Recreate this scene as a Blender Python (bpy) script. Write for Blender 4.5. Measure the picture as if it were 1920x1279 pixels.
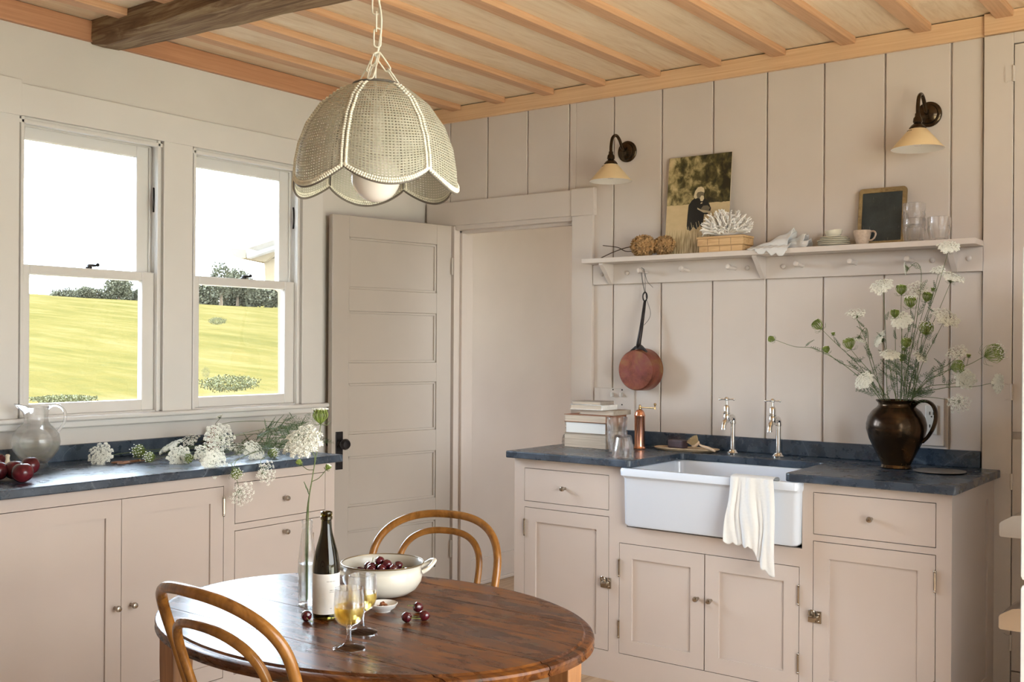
import bpy, bmesh, math, random
from mathutils import Vector, Matrix, noise
R_ = random.Random(7)
scn = bpy.context.scene
col = scn.collection
for o in list(bpy.data.objects): bpy.data.objects.remove(o)
PI = math.pi
# ------------------------------------------------------------------ camera
FPX, YAW, CYP = 1986.0, 0.6476, 650.34
CAM = Vector((3.8732, -4.3302, 1.3696)); ROLL = 0.006
Fw = Vector((-math.sin(YAW), math.cos(YAW), 0)); Rt = Vector((math.cos(YAW), math.sin(YAW), 0)); Up = Vector((0, 0, 1))
cd = bpy.data.cameras.new('camera'); cam = bpy.data.objects.new('camera', cd); col.objects.link(cam)
cr, sr = math.cos(ROLL), math.sin(ROLL)
R2 = Rt*cr + Up*sr; U2 = Up*cr - Rt*sr; B2 = -Fw
cam.matrix_world = Matrix(((R2.x, U2.x, B2.x, CAM.x), (R2.y, U2.y, B2.y, CAM.y), (R2.z, U2.z, B2.z, CAM.z), (0, 0, 0, 1)))
cd.sensor_width = 36; cd.lens = FPX/1920*36; cd.shift_y = (CYP-639.5)/1920; cd.clip_end = 600; cd.clip_start = .05
scn.camera = cam
def ray(x, y):
    x2 = 960+(x-960)*cr+(y-640)*sr; y2 = 640-(x-960)*sr+(y-640)*cr
    return Fw+Rt*((x2-960)/FPX)-Up*((y2-CYP)/FPX)
def at(x, y, ax, v):            # the point of a photo detail on a plane of the room
    r = ray(x, y); i = 'XYZ'.index(ax); return CAM+r*((v-CAM[i])/r[i])
def atd(x, y, d): return CAM+ray(x, y)*d
# ------------------------------------------------------------------ world, sun, exposure
w = bpy.data.worlds.new('sky'); scn.world = w; w.use_nodes = True
wn = w.node_tree; bg = wn.nodes['Background']; bg.inputs[1].default_value = 1.0       # hazy sky, brightest on the window side
wg = wn.nodes.new('ShaderNodeTexCoord'); wd = wn.nodes.new('ShaderNodeVectorMath'); wd.operation = 'DOT_PRODUCT'; wd.inputs[1].default_value = (-.93, .30, .20)
wr = wn.nodes.new('ShaderNodeMapRange'); wr.interpolation_type = 'SMOOTHSTEP'; wr.inputs[1].default_value = .1; wr.inputs[2].default_value = .95; wr.inputs[3].default_value = 0; wr.inputs[4].default_value = 1
wc = wn.nodes.new('ShaderNodeMix'); wc.data_type = 'VECTOR'; wc.inputs[4].default_value = (4.3, 4.5, 4.6); wc.inputs[5].default_value = (11.2, 13.4, 16.2)
wn.links.new(wg.outputs['Generated'], wd.inputs[0]); wn.links.new(wd.outputs['Value'], wr.inputs[0]); wn.links.new(wr.outputs[0], wc.inputs[0]); wn.links.new(wc.outputs[1], bg.inputs[0])
sl = bpy.data.lights.new('sun', 'SUN'); sl.energy = 14.0; sl.angle = .03; sl.color = (1, .95, .86)
so = bpy.data.objects.new('sun', sl); col.objects.link(so); so.rotation_euler = (math.radians(-46), 0, 0)
def portal(loc, rot, sx, sy):
    l = bpy.data.lights.new('daylight_portal', 'AREA'); l.shape = 'RECTANGLE'; l.size = sx; l.size_y = sy; l.cycles.is_portal = True
    o = bpy.data.objects.new('daylight_portal', l); col.objects.link(o); o.location = loc; o.rotation_euler = rot
portal((-.16, -1.98, 1.66), (0, -PI/2, 0), 1.2, .66)
portal((-.16, -1.21, 1.66), (0, -PI/2, 0), 1.2, .66)
portal((4.65, -2.4, 1.25), (0, PI/2, 0), 2.4, 2.2)
portal((2.1, .9, 1.4), (0, PI/2, 0), 1.2, .7)
scn.view_settings.view_transform = 'Standard'; scn.view_settings.look = 'None'
scn.view_settings.gamma = 1; scn.view_settings.exposure = 1.24; scn.view_settings.use_curve_mapping = False
# ------------------------------------------------------------------ materials
MATS = {}
def srgb(r, g, b): return tuple(((c/255+.055)/1.055)**2.4 if c > 10 else c/255/12.92 for c in (r, g, b))
def new(name):
    m = bpy.data.materials.new(name); m.use_nodes = True; nt = m.node_tree; b = nt.nodes['Principled BSDF']; MATS[name] = m
    return m, nt, b
def nd(nt, t, **k):
    n = nt.nodes.new(t)
    for a, v in k.items(): setattr(n, a, v)
    return n
def coords(nt, scale=(1, 1, 1), rot=(0, 0, 0), src='Object'):
    tc = nd(nt, 'ShaderNodeTexCoord'); mp = nd(nt, 'ShaderNodeMapping'); mp.inputs['Scale'].default_value = scale; mp.inputs['Rotation'].default_value = rot
    nt.links.new(tc.outputs[src], mp.inputs[0]); return mp.outputs[0]
def noisen(nt, vec, scale, detail=4, rough=.55, dist=0):
    n = nd(nt, 'ShaderNodeTexNoise'); n.inputs['Scale'].default_value = scale; n.inputs['Detail'].default_value = detail
    n.inputs['Roughness'].default_value = rough; n.inputs['Distortion'].default_value = dist; nt.links.new(vec, n.inputs['Vector']); return n.outputs['Fac']
def ramp(nt, fac, stops):
    r = nd(nt, 'ShaderNodeValToRGB'); e = r.color_ramp.elements
    while len(e) < len(stops): e.new(.5)
    for i, (p, c) in enumerate(stops): e[i].position = p; e[i].color = (*c[:3], 1)
    nt.links.new(fac, r.inputs[0]); return r.outputs[0]
def mix(nt, fac, a, b, mode='MIX'):
    m = nd(nt, 'ShaderNodeMix', data_type='RGBA', blend_type=mode)
    for s, v in ((m.inputs[0], fac), (m.inputs[6], a), (m.inputs[7], b)):
        if isinstance(v, (int, float)): s.default_value = v
        elif isinstance(v, tuple): s.default_value = (*v[:3], 1)
        else: nt.links.new(v, s)
    return m.outputs[2]
def mathn(nt, op, a, b=0, c=None):
    m = nd(nt, 'ShaderNodeMath', operation=op)
    for i, v in enumerate((a, b) if c is None else (a, b, c)):
        if isinstance(v, (int, float)): m.inputs[i].default_value = v
        else: nt.links.new(v, m.inputs[i])
    return m.outputs[0]
def bump(nt, b, h, strength=.2, dist=.002):
    n = nd(nt, 'ShaderNodeBump'); n.inputs['Strength'].default_value = strength; n.inputs['Distance'].default_value = dist
    nt.links.new(h, n.inputs['Height']); nt.links.new(n.outputs[0], b.inputs['Normal'])
def plain(name, c, rough=.5, metal=0, var=.06, scale=20, bmp=.05, **k):
    m, nt, b = new(name)
    v = coords(nt); f = noisen(nt, v, scale)
    b.inputs['Roughness'].default_value = rough; b.inputs['Metallic'].default_value = metal
    d = tuple(x*(1-var) for x in c); l = tuple(min(1, x*(1+var)) for x in c)
    nt.links.new(ramp(nt, f, [(.3, d), (.7, l)]), b.inputs['Base Color'])
    if bmp: bump(nt, b, f, bmp)
    for a, v2 in k.items(): b.inputs[a.replace('_', ' ')].default_value = v2
    return m
def paint(name, c, rough=.42, brush=(60, 60, 3)):
    m, nt, b = new(name)
    f = noisen(nt, coords(nt, brush), 1.2, 5); f2 = noisen(nt, coords(nt), 2.2, 3)
    c1 = ramp(nt, f2, [(.3, tuple(x*.96 for x in c)), (.7, tuple(min(1, x*1.03) for x in c))])
    nt.links.new(c1, b.inputs['Base Color']); b.inputs['Roughness'].default_value = rough
    bump(nt, b, f, .12, .0012); return m
def wood(name, stops, scale, grain, rough=.5, dist=1.5, bmp=.2, detail=6):
    m, nt, b = new(name)
    f = noisen(nt, coords(nt, scale), grain, detail, .6, dist)
    nt.links.new(ramp(nt, f, stops), b.inputs['Base Color']); b.inputs['Roughness'].default_value = rough
    bump(nt, b, f, bmp, .0015); return m
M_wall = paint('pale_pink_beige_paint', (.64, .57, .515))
M_plaster = paint('plaster_paint', (.66, .62, .57), .7, (8, 8, 8))
M_trimw = paint('window_trim_paint', (.70, .67, .63), .35)
M_cab = paint('cabinet_paint', (.53, .45, .40), .38)
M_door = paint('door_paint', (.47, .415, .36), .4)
M_plank = wood('ceiling_plywood', [(.3, (.70, .52, .34)), (.5, (.80, .63, .45)), (.75, (.86, .72, .54))], (6, .6, 6), 3.0, .55, 2.5)
M_batten = wood('batten_fir', [(.3, (.52, .28, .15)), (.7, (.68, .42, .25))], (40, 1.2, 40), 1.2, .5)
M_trimo = wood('crown_fir', [(.3, (.66, .40, .22)), (.7, (.80, .55, .33))], (1.2, 40, 45), 1.2, .5)
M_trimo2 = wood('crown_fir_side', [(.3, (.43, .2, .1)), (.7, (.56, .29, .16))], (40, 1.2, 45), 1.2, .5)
M_floor = wood('floor_boards', [(.3, (.34, .22, .13)), (.7, (.58, .42, .28))], (25, 1.2, 25), 1.2, .45)
M_beam = wood('weathered_beam', [(.22, (.06, .035, .02)), (.45, (.19, .11, .06)), (.62, (.33, .24, .14)), (.8, (.42, .36, .24))], (1.3, 16, 16), 1.6, .85, 2.2, 1.0, 9)
M_dark = plain('dark_shadow_gap', (.02, .017, .015), .9, bmp=0)
M_nickel = plain('polished_nickel', (.42, .37, .31), .16, 1, .05, 30, .03)
M_chrome = plain('chrome', (.8, .78, .75), .12, 1, .02, 30, 0)
M_brass_d = plain('antique_bronze', (.06, .04, .022), .2, .85, .25, 40, .1)
M_brass = plain('brass', (.62, .42, .2), .25, 1, .1, 40, .05)
M_blackm = plain('blackened_iron', (.035, .03, .03), .4, .8, .3, 40, .3)
M_ceramic = plain('fireclay_glaze', (.66, .71, .80), .12, 0, .01, 4, 0, Coat_Weight=.4)
M_cream = plain('cream_enamel', (.72, .68, .58), .15, 0, .02, 10, 0, Coat_Weight=.5)
M_shadecream = plain('cream_metal_shade', (.80, .62, .36), .4, 0, .03, 10, 0)
M_shadein = plain('white_enamel_inside', (.85, .80, .74), .35, 0, .01, 10, 0)
M_white = plain('white_glaze', (.78, .76, .72), .25, 0, .03, 10, 0)
M_plate = plain('stoneware_glaze', (.70, .66, .54), .35, 0, .06, 40, .05)
M_cup = plain('pink_stoneware', (.50, .39, .30), .5, 0, .15, 90, .15)
M_cane = None
M_twine = plain('wire_cord', (.13, .12, .11), .5, .4)
M_chain = plain('cream_painted_chain', (.66, .62, .52), .45, 0, .06, 30, .05)
M_linen = None
M_stem = plain('green_stem', (.12, .155, .055), .55, 0, .25, 60, .05)
M_leaf = plain('feathery_leaf', (.075, .13, .045), .6, 0, .3, 60, .05)
M_flor = plain('white_floret', (.90, .90, .82), .6, 0, .04, 60, 0, Subsurface_Weight=.0)
M_nest = plain('green_flower_nest', (.20, .26, .05), .6, 0, .4, 60, .1)
M_cherry = plain('dark_cherry', (.075, .006, .012), .12, 0, .4, 30, .02, Coat_Weight=.5)
M_plum = plain('red_plum_skin', (.11, .012, .018), .22, 0, .55, 25, .03)
M_garlic = plain('papery_skin', (.70, .62, .48), .6)
M_terra = plain('rust_brown_bottle', (.22, .07, .04), .4)
M_tray = wood('tray_wood', [(.3, (.42, .29, .17)), (.7, (.60, .46, .30))], (2, 20, 20), 2, .5)
M_soap = plain('dark_soap', (.07, .045, .055), .5, 0, .3, 60, .2)
M_bristle = plain('natural_bristle', (.62, .47, .26), .8, 0, .2, 200, .6)
M_bwood = plain('beech_handle', (.68, .50, .34), .5)
M_box = wood('old_boxwood', [(.3, (.48, .28, .12)), (.7, (.70, .48, .25))], (2, 20, 20), 2.5, .55)
M_coral = plain('coral', (.90, .87, .82), .75, 0, .05, 60, .3)
M_hyd = plain('dried_petals', (.50, .31, .14), .8, 0, .45, 45, .3)
M_twig = plain('twig', (.07, .045, .03), .8)
M_copperm = plain('bright_copper', (.85, .42, .28), .2, 1, .08, 30, .05)
M_bowlin = plain('bowl_inside', (.50, .47, .40), .25, 0, .03, 10, 0)
M_rim = plain('worn_rim', (.22, .16, .09), .35, .6)
M_pewter = plain('pewter', (.55, .50, .43), .28, .9, .15, 40, .1)
M_outlet = plain('white_plastic', (.70, .68, .64), .35, 0, .01, 10, 0)
M_fridge = plain('white_enamel_door', (.85, .83, .78), .2, 0, .01, 10, 0)
M_house = plain('pale_stucco', (.26, .22, .155), .9)
M_roofo = plain('white_fascia', (.40, .41, .42), .7)
M_bark = plain('bark', (.09, .07, .05), .9)
M_tree = plain('distant_foliage', (.075, .080, .055), .9, 0, .4, 3, 0)
M_shrub = plain('meadow_shrub', (.075, .08, .035), .9, 0, .4, 6, 0)

def book_mats():
    out = []
    for i, c in enumerate([(.40, .34, .27), (.28, .20, .14), (.35, .15, .08), (.42, .36, .29), (.82, .82, .80), (.34, .30, .26)]):
        out.append(plain('cloth_cover', c, .7, 0, .1, 60, .15))
    return out
m, nt, b = new('page_edges')      # fine lines of the leaves
f = noisen(nt, coords(nt, (4, 4, 900)), 1.0, 2)
nt.links.new(ramp(nt, f, [(.3, (.42, .33, .24)), (.7, (.74, .65, .54))]), b.inputs['Base Color']); b.inputs['Roughness'].default_value = .8; M_pages = m
m, nt, b = new('white_page_edges'); b.inputs['Base Color'].default_value = (.86, .86, .84, 1); b.inputs['Roughness'].default_value = .7; M_pagesw = m
m, nt, b = new('soapstone')
v = coords(nt); f = noisen(nt, v, 9, 8, .65); f2 = noisen(nt, v, 160, 2); f3 = noisen(nt, coords(nt, (1, 1, 1), (0, 0, .5)), 1.3, 3, .5, 1.5)
c = ramp(nt, f, [(.3, (.014, .021, .032)), (.55, (.032, .050, .078)), (.75, (.08, .11, .155))])
vein = ramp(nt, f3, [(.495, (0, 0, 0)), (.5, (1, 1, 1)), (.505, (0, 0, 0))])
c = mix(nt, mathn(nt, 'MULTIPLY', vein, .35), c, (.25, .3, .36)); c = mix(nt, ramp(nt, f2, [(.66, (0, 0, 0)), (.72, (.7, .7, .7))]), c, (.13, .16, .19))
nt.links.new(c, b.inputs['Base Color']); nt.links.new(ramp(nt, f, [(.3, (.23, .23, .23)), (.8, (.36, .36, .36))]), b.inputs['Roughness']); bump(nt, b, f2, .1); b.inputs['Specular IOR Level'].default_value = .8; M_stone = m
# tabletop: worn varnish with green-black paint left in the grain
m, nt, b = new('worn_table_top')
f = noisen(nt, coords(nt, (3.2, 14, 14)), 1.6, 8, .65, 1.2); g = noisen(nt, coords(nt, (5, 13, 13), (0, 0, .05)), 2.3, 6, .7, .8); h = noisen(nt, coords(nt, (1, 2.2, 1)), 3.5, 4)
c = ramp(nt, f, [(.28, (.022, .007, .002)), (.47, (.085, .024, .004)), (.60, (.17, .056, .009)), (.78, (.26, .105, .02))])
c = mix(nt, ramp(nt, g, [(.56, (0, 0, 0)), (.70, (.75, .75, .75))]), c, (.035, .045, .032))
c = mix(nt, ramp(nt, h, [(.45, (0, 0, 0)), (.75, (.5, .5, .5))]), c, (.055, .045, .045))
nt.links.new(c, b.inputs['Base Color'])
nt.links.new(ramp(nt, f, [(.3, (.22, .22, .22)), (.8, (.38, .38, .38))]), b.inputs['Roughness']); bump(nt, b, f, .25, .0008); b.inputs['Specular IOR Level'].default_value = .22; M_table = m
M_tableleg = wood('table_leg_pine', [(.3, (.14, .055, .02)), (.7, (.38, .17, .06))], (20, 20, 1.5), 1.5, .4)
M_chair = wood('bentwood_varnish', [(.28, (.08, .028, .006)), (.48, (.22, .088, .017)), (.72, (.35, .155, .034))], (9, 9, 5), 2.0, .22, 1.0, .1)
M_cane_seat = plain('woven_cane_seat', (.55, .40, .22), .6)
def glass(name, c=(1, 1, 1), ior=1.45, rough=0.0, mixt=.6):
    m, nt, b = new(name)
    b.inputs['Base Color'].default_value = (*c, 1); b.inputs['Transmission Weight'].default_value = 1; b.inputs['IOR'].default_value = ior
    b.inputs['Roughness'].default_value = rough
    tr = nd(nt, 'ShaderNodeBsdfTransparent'); tr.inputs[0].default_value = (*[min(1, x*.995) for x in c], 1)
    ms = nd(nt, 'ShaderNodeMixShader'); ms.inputs[0].default_value = mixt
    nt.links.new(b.outputs[0], ms.inputs[1]); nt.links.new(tr.outputs[0], ms.inputs[2]); nt.links.new(ms.outputs[0], nt.nodes['Material Output'].inputs[0]); return m
M_glass = glass('clear_glass', (1, 1, 1), 1.45, 0, .5); M_bottle = glass('dark_green_glass', (.10, .075, .012), 1.5, 0, 0)
M_wine = glass('golden_cider', (1.0, .80, .28), 1.34, 0, .45); M_water = glass('water', (.94, .96, .93), 1.33, 0, .5)
m, nt, b = new('window_pane')
tr = nd(nt, 'ShaderNodeBsdfTransparent'); tr.inputs[0].default_value = (.97, .98, .97, 1); gl = nd(nt, 'ShaderNodeBsdfGlossy'); gl.inputs['Roughness'].default_value = .02
fr = nd(nt, 'ShaderNodeFresnel'); fr.inputs[0].default_value = 1.35; ms = nd(nt, 'ShaderNodeMixShader')
nt.links.new(fr.outputs[0], ms.inputs[0]); nt.links.new(tr.outputs[0], ms.inputs[1]); nt.links.new(gl.outputs[0], ms.inputs[2]); nt.links.new(ms.outputs[0], nt.nodes['Material Output'].inputs[0]); M_pane = m
# opal bulb
m, nt, b = new('opal_bulb_glass'); b.inputs['Base Color'].default_value = (.86, .81, .79, 1); b.inputs['Roughness'].default_value = .08; b.inputs['Subsurface Weight'].default_value = .3; b.inputs['Subsurface Radius'].default_value = (.03, .03, .03); M_bulb = m
# woven cane shade: uv grid with open eyes
m, nt, b = new('painted_woven_cane')
tc = nd(nt, 'ShaderNodeTexCoord'); sp = nd(nt, 'ShaderNodeSeparateXYZ'); nt.links.new(tc.outputs['UV'], sp.inputs[0])
def saw(o, n): return mathn(nt, 'ABSOLUTE', mathn(nt, 'SUBTRACT', mathn(nt, 'FRACT', mathn(nt, 'MULTIPLY', o, n)), .5))
su = saw(sp.outputs[0], 144); sv = saw(sp.outputs[1], 40)
hole = mathn(nt, 'MULTIPLY', mathn(nt, 'LESS_THAN', su, .27), mathn(nt, 'LESS_THAN', sv, .19))
hb = mathn(nt, 'ADD', mathn(nt, 'MULTIPLY', su, su), mathn(nt, 'MULTIPLY', sv, sv))
vn = noisen(nt, coords(nt), 30, 3)
nt.links.new(ramp(nt, vn, [(.3, (.36, .35, .27)), (.7, (.44, .42, .34))]), b.inputs['Base Color']); b.inputs['Roughness'].default_value = .6
bump(nt, b, hb, .8, .002)
tl = nd(nt, 'ShaderNodeBsdfTranslucent'); tl.inputs[0].default_value = (.7, .65, .5, 1); m1 = nd(nt, 'ShaderNodeMixShader'); m1.inputs[0].default_value = .15
tr = nd(nt, 'ShaderNodeBsdfTransparent'); m2 = nd(nt, 'ShaderNodeMixShader')
nt.links.new(b.outputs[0], m1.inputs[1]); nt.links.new(tl.outputs[0], m1.inputs[2]); nt.links.new(hole, m2.inputs[0]); nt.links.new(m1.outputs[0], m2.inputs[1]); nt.links.new(tr.outputs[0], m2.inputs[2])
nt.links.new(m2.outputs[0], nt.nodes['Material Output'].inputs[0]); M_cane = m
M_lacing = plain('cane_lacing', (.80, .77, .66), .6, 0, .1, 80, .2); M_shadewire = plain('dark_frame_wire', (.13, .11, .09), .6)
# copper pan bottom
m, nt, b = new('tarnished_copper')
f = noisen(nt, coords(nt), 14, 7, .6, .6); g = noisen(nt, coords(nt), 6, 3)
c = ramp(nt, f, [(.3, (.13, .045, .03)), (.5, (.30, .10, .065)), (.65, (.34, .17, .07)), (.8, (.42, .33, .20))]); c = mix(nt, ramp(nt, g, [(.5, (0, 0, 0)), (.7, (.6, .6, .6))]), c, (.26, .09, .11))
nt.links.new(c, b.inputs['Base Color']); b.inputs['Metallic'].default_value = .75; b.inputs['Roughness'].default_value = .38; bump(nt, b, f, .15); M_pan = m
# bronze glazed jug
m, nt, b = new('bronze_lustre_glaze')
f = noisen(nt, coords(nt), 30, 6, .6); g = noisen(nt, coords(nt), 7, 4)
nt.links.new(ramp(nt, g, [(.35, (.030, .020, .014)), (.65, (.10, .062, .030))]), b.inputs['Base Color']); b.inputs['Metallic'].default_value = .85
nt.links.new(ramp(nt, f, [(.3, (.14, .14, .14)), (.7, (.30, .30, .30))]), b.inputs['Roughness']); bump(nt, b, f, .25, .002); M_jug = m
# white linen, embroidered
m, nt, b = new('embroidered_linen')
f = noisen(nt, coords(nt), 45, 4); vo = nd(nt, 'ShaderNodeTexVoronoi'); vo.inputs['Scale'].default_value = 90; nt.links.new(coords(nt), vo.inputs[0])
b.inputs['Base Color'].default_value = (.86, .86, .86, 1); b.inputs['Roughness'].default_value = .85
bump(nt, b, mathn(nt, 'ADD', f, vo.outputs[0]), .35, .002)
tl = nd(nt, 'ShaderNodeBsdfTranslucent'); tl.inputs[0].default_value = (.8, .78, .72, 1); ms = nd(nt, 'ShaderNodeMixShader'); ms.inputs[0].default_value = .25
nt.links.new(b.outputs[0], ms.inputs[1]); nt.links.new(tl.outputs[0], ms.inputs[2]); nt.links.new(ms.outputs[0], nt.nodes['Material Output'].inputs[0]); M_linen = m
# slate
m, nt, b = new('writing_slate')
f = noisen(nt, coords(nt), 9, 6, .7); g = noisen(nt, coords(nt, (60, 1, 12)), 2, 3)
nt.links.new(mix(nt, ramp(nt, g, [(.64, (0, 0, 0)), (.74, (.3, .3, .3))]), ramp(nt, f, [(.3, (.015, .02, .02)), (.7, (.045, .055, .055))]), (.3, .3, .26)), b.inputs['Base Color']); b.inputs['Roughness'].default_value = .6; M_slate = m
M_slatef = wood('slate_frame_wood', [(.3, (.16, .10, .04)), (.7, (.36, .25, .11))], (10, 10, 10), 2, .6)
# sepia photograph
m, nt, b = new('sepia_print')
tc = nd(nt, 'ShaderNodeTexCoord'); sp = nd(nt, 'ShaderNodeSeparateXYZ'); nt.links.new(tc.outputs['UV'], sp.inputs[0])
def uvm(sc, rot=(0, 0, 0)):
    mp = nd(nt, 'ShaderNodeMapping'); mp.inputs['Scale'].default_value = sc; mp.inputs['Rotation'].default_value = rot; nt.links.new(tc.outputs['UV'], mp.inputs[0]); return mp.outputs[0]
f = noisen(nt, uvm((1, 1.2, 1)), 7, 5, .6, .4); lf = mathn(nt, 'ADD', f, mathn(nt, 'MULTIPLY', sp.outputs[0], -.22))
trees = ramp(nt, lf, [(.25, (.018, .016, .006)), (.38, (.09, .075, .025)), (.50, (.36, .29, .13)), (.62, (.62, .50, .27))])
fld = mix(nt, .35, (.62, .48, .27), ramp(nt, noisen(nt, uvm((2, 4, 1)), 3, 3), [(.3, (.5, .38, .2)), (.7, (.72, .58, .36))]))
st = noisen(nt, uvm((60, 5, 1), (0, 0, -.5)), 1, 3)
straw = ramp(nt, st, [(.38, (.22, .15, .06)), (.6, (.66, .55, .34))])
hz = mathn(nt, 'GREATER_THAN', mathn(nt, 'ADD', sp.outputs[1], mathn(nt, 'MULTIPLY', f, .05)), .535)
lo = mathn(nt, 'MULTIPLY_ADD', mathn(nt, 'SUBTRACT', .27, sp.outputs[1]), 9.0, .0); lo = mathn(nt, 'MINIMUM', mathn(nt, 'MAXIMUM', lo, 0), 1)
nt.links.new(mix(nt, hz, mix(nt, lo, fld, straw), trees), b.inputs['Base Color']); b.inputs['Roughness'].default_value = .45; M_print = m
M_pblack = plain('print_black', (.012, .012, .010), .45, bmp=0); M_plight = plain('print_highlight', (.66, .56, .36), .45, bmp=0); M_pgrey = plain('print_midtone', (.17, .14, .09), .45, bmp=0)
M_label = plain('paper_label', (.72, .70, .68), .7, bmp=0); M_ink = plain('label_ink', (.16, .15, .14), .7, bmp=0)
# meadow
m, nt, b = new('meadow_grass')
v = coords(nt); f = noisen(nt, coords(nt, (.12, .5, 1)), 1.0, 6, .65); g = noisen(nt, coords(nt, (1, 1, 1)), 2.2, 6, .7); p = noisen(nt, coords(nt, (.05, .02, 1)), 1.5, 3)
c = ramp(nt, f, [(.3, (.036, .034, .011)), (.5, (.052, .045, .016)), (.72, (.072, .059, .027))])
c = mix(nt, ramp(nt, g, [(.45, (0, 0, 0)), (.7, (.45, .45, .45))]), c, (.035, .038, .016))
sx = nd(nt, 'ShaderNodeSeparateXYZ'); nt.links.new(v, sx.inputs[0])
path = mathn(nt, 'ADD', sx.outputs[0], mathn(nt, 'MULTIPLY', g, 2.0)); path = ramp(nt, mathn(nt, 'MULTIPLY_ADD', path, 1/40, .75), [(.34, (0, 0, 0)), (.37, (1, 1, 1))])
c = mix(nt, mathn(nt, 'MULTIPLY', path, .7), c, (.092, .068, .042))
nt.links.new(c, b.inputs['Base Color']); b.inputs['Roughness'].default_value = 1; b.inputs['Specular IOR Level'].default_value = 0; bump(nt, b, g, .6, .15); M_grass = m
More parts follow.
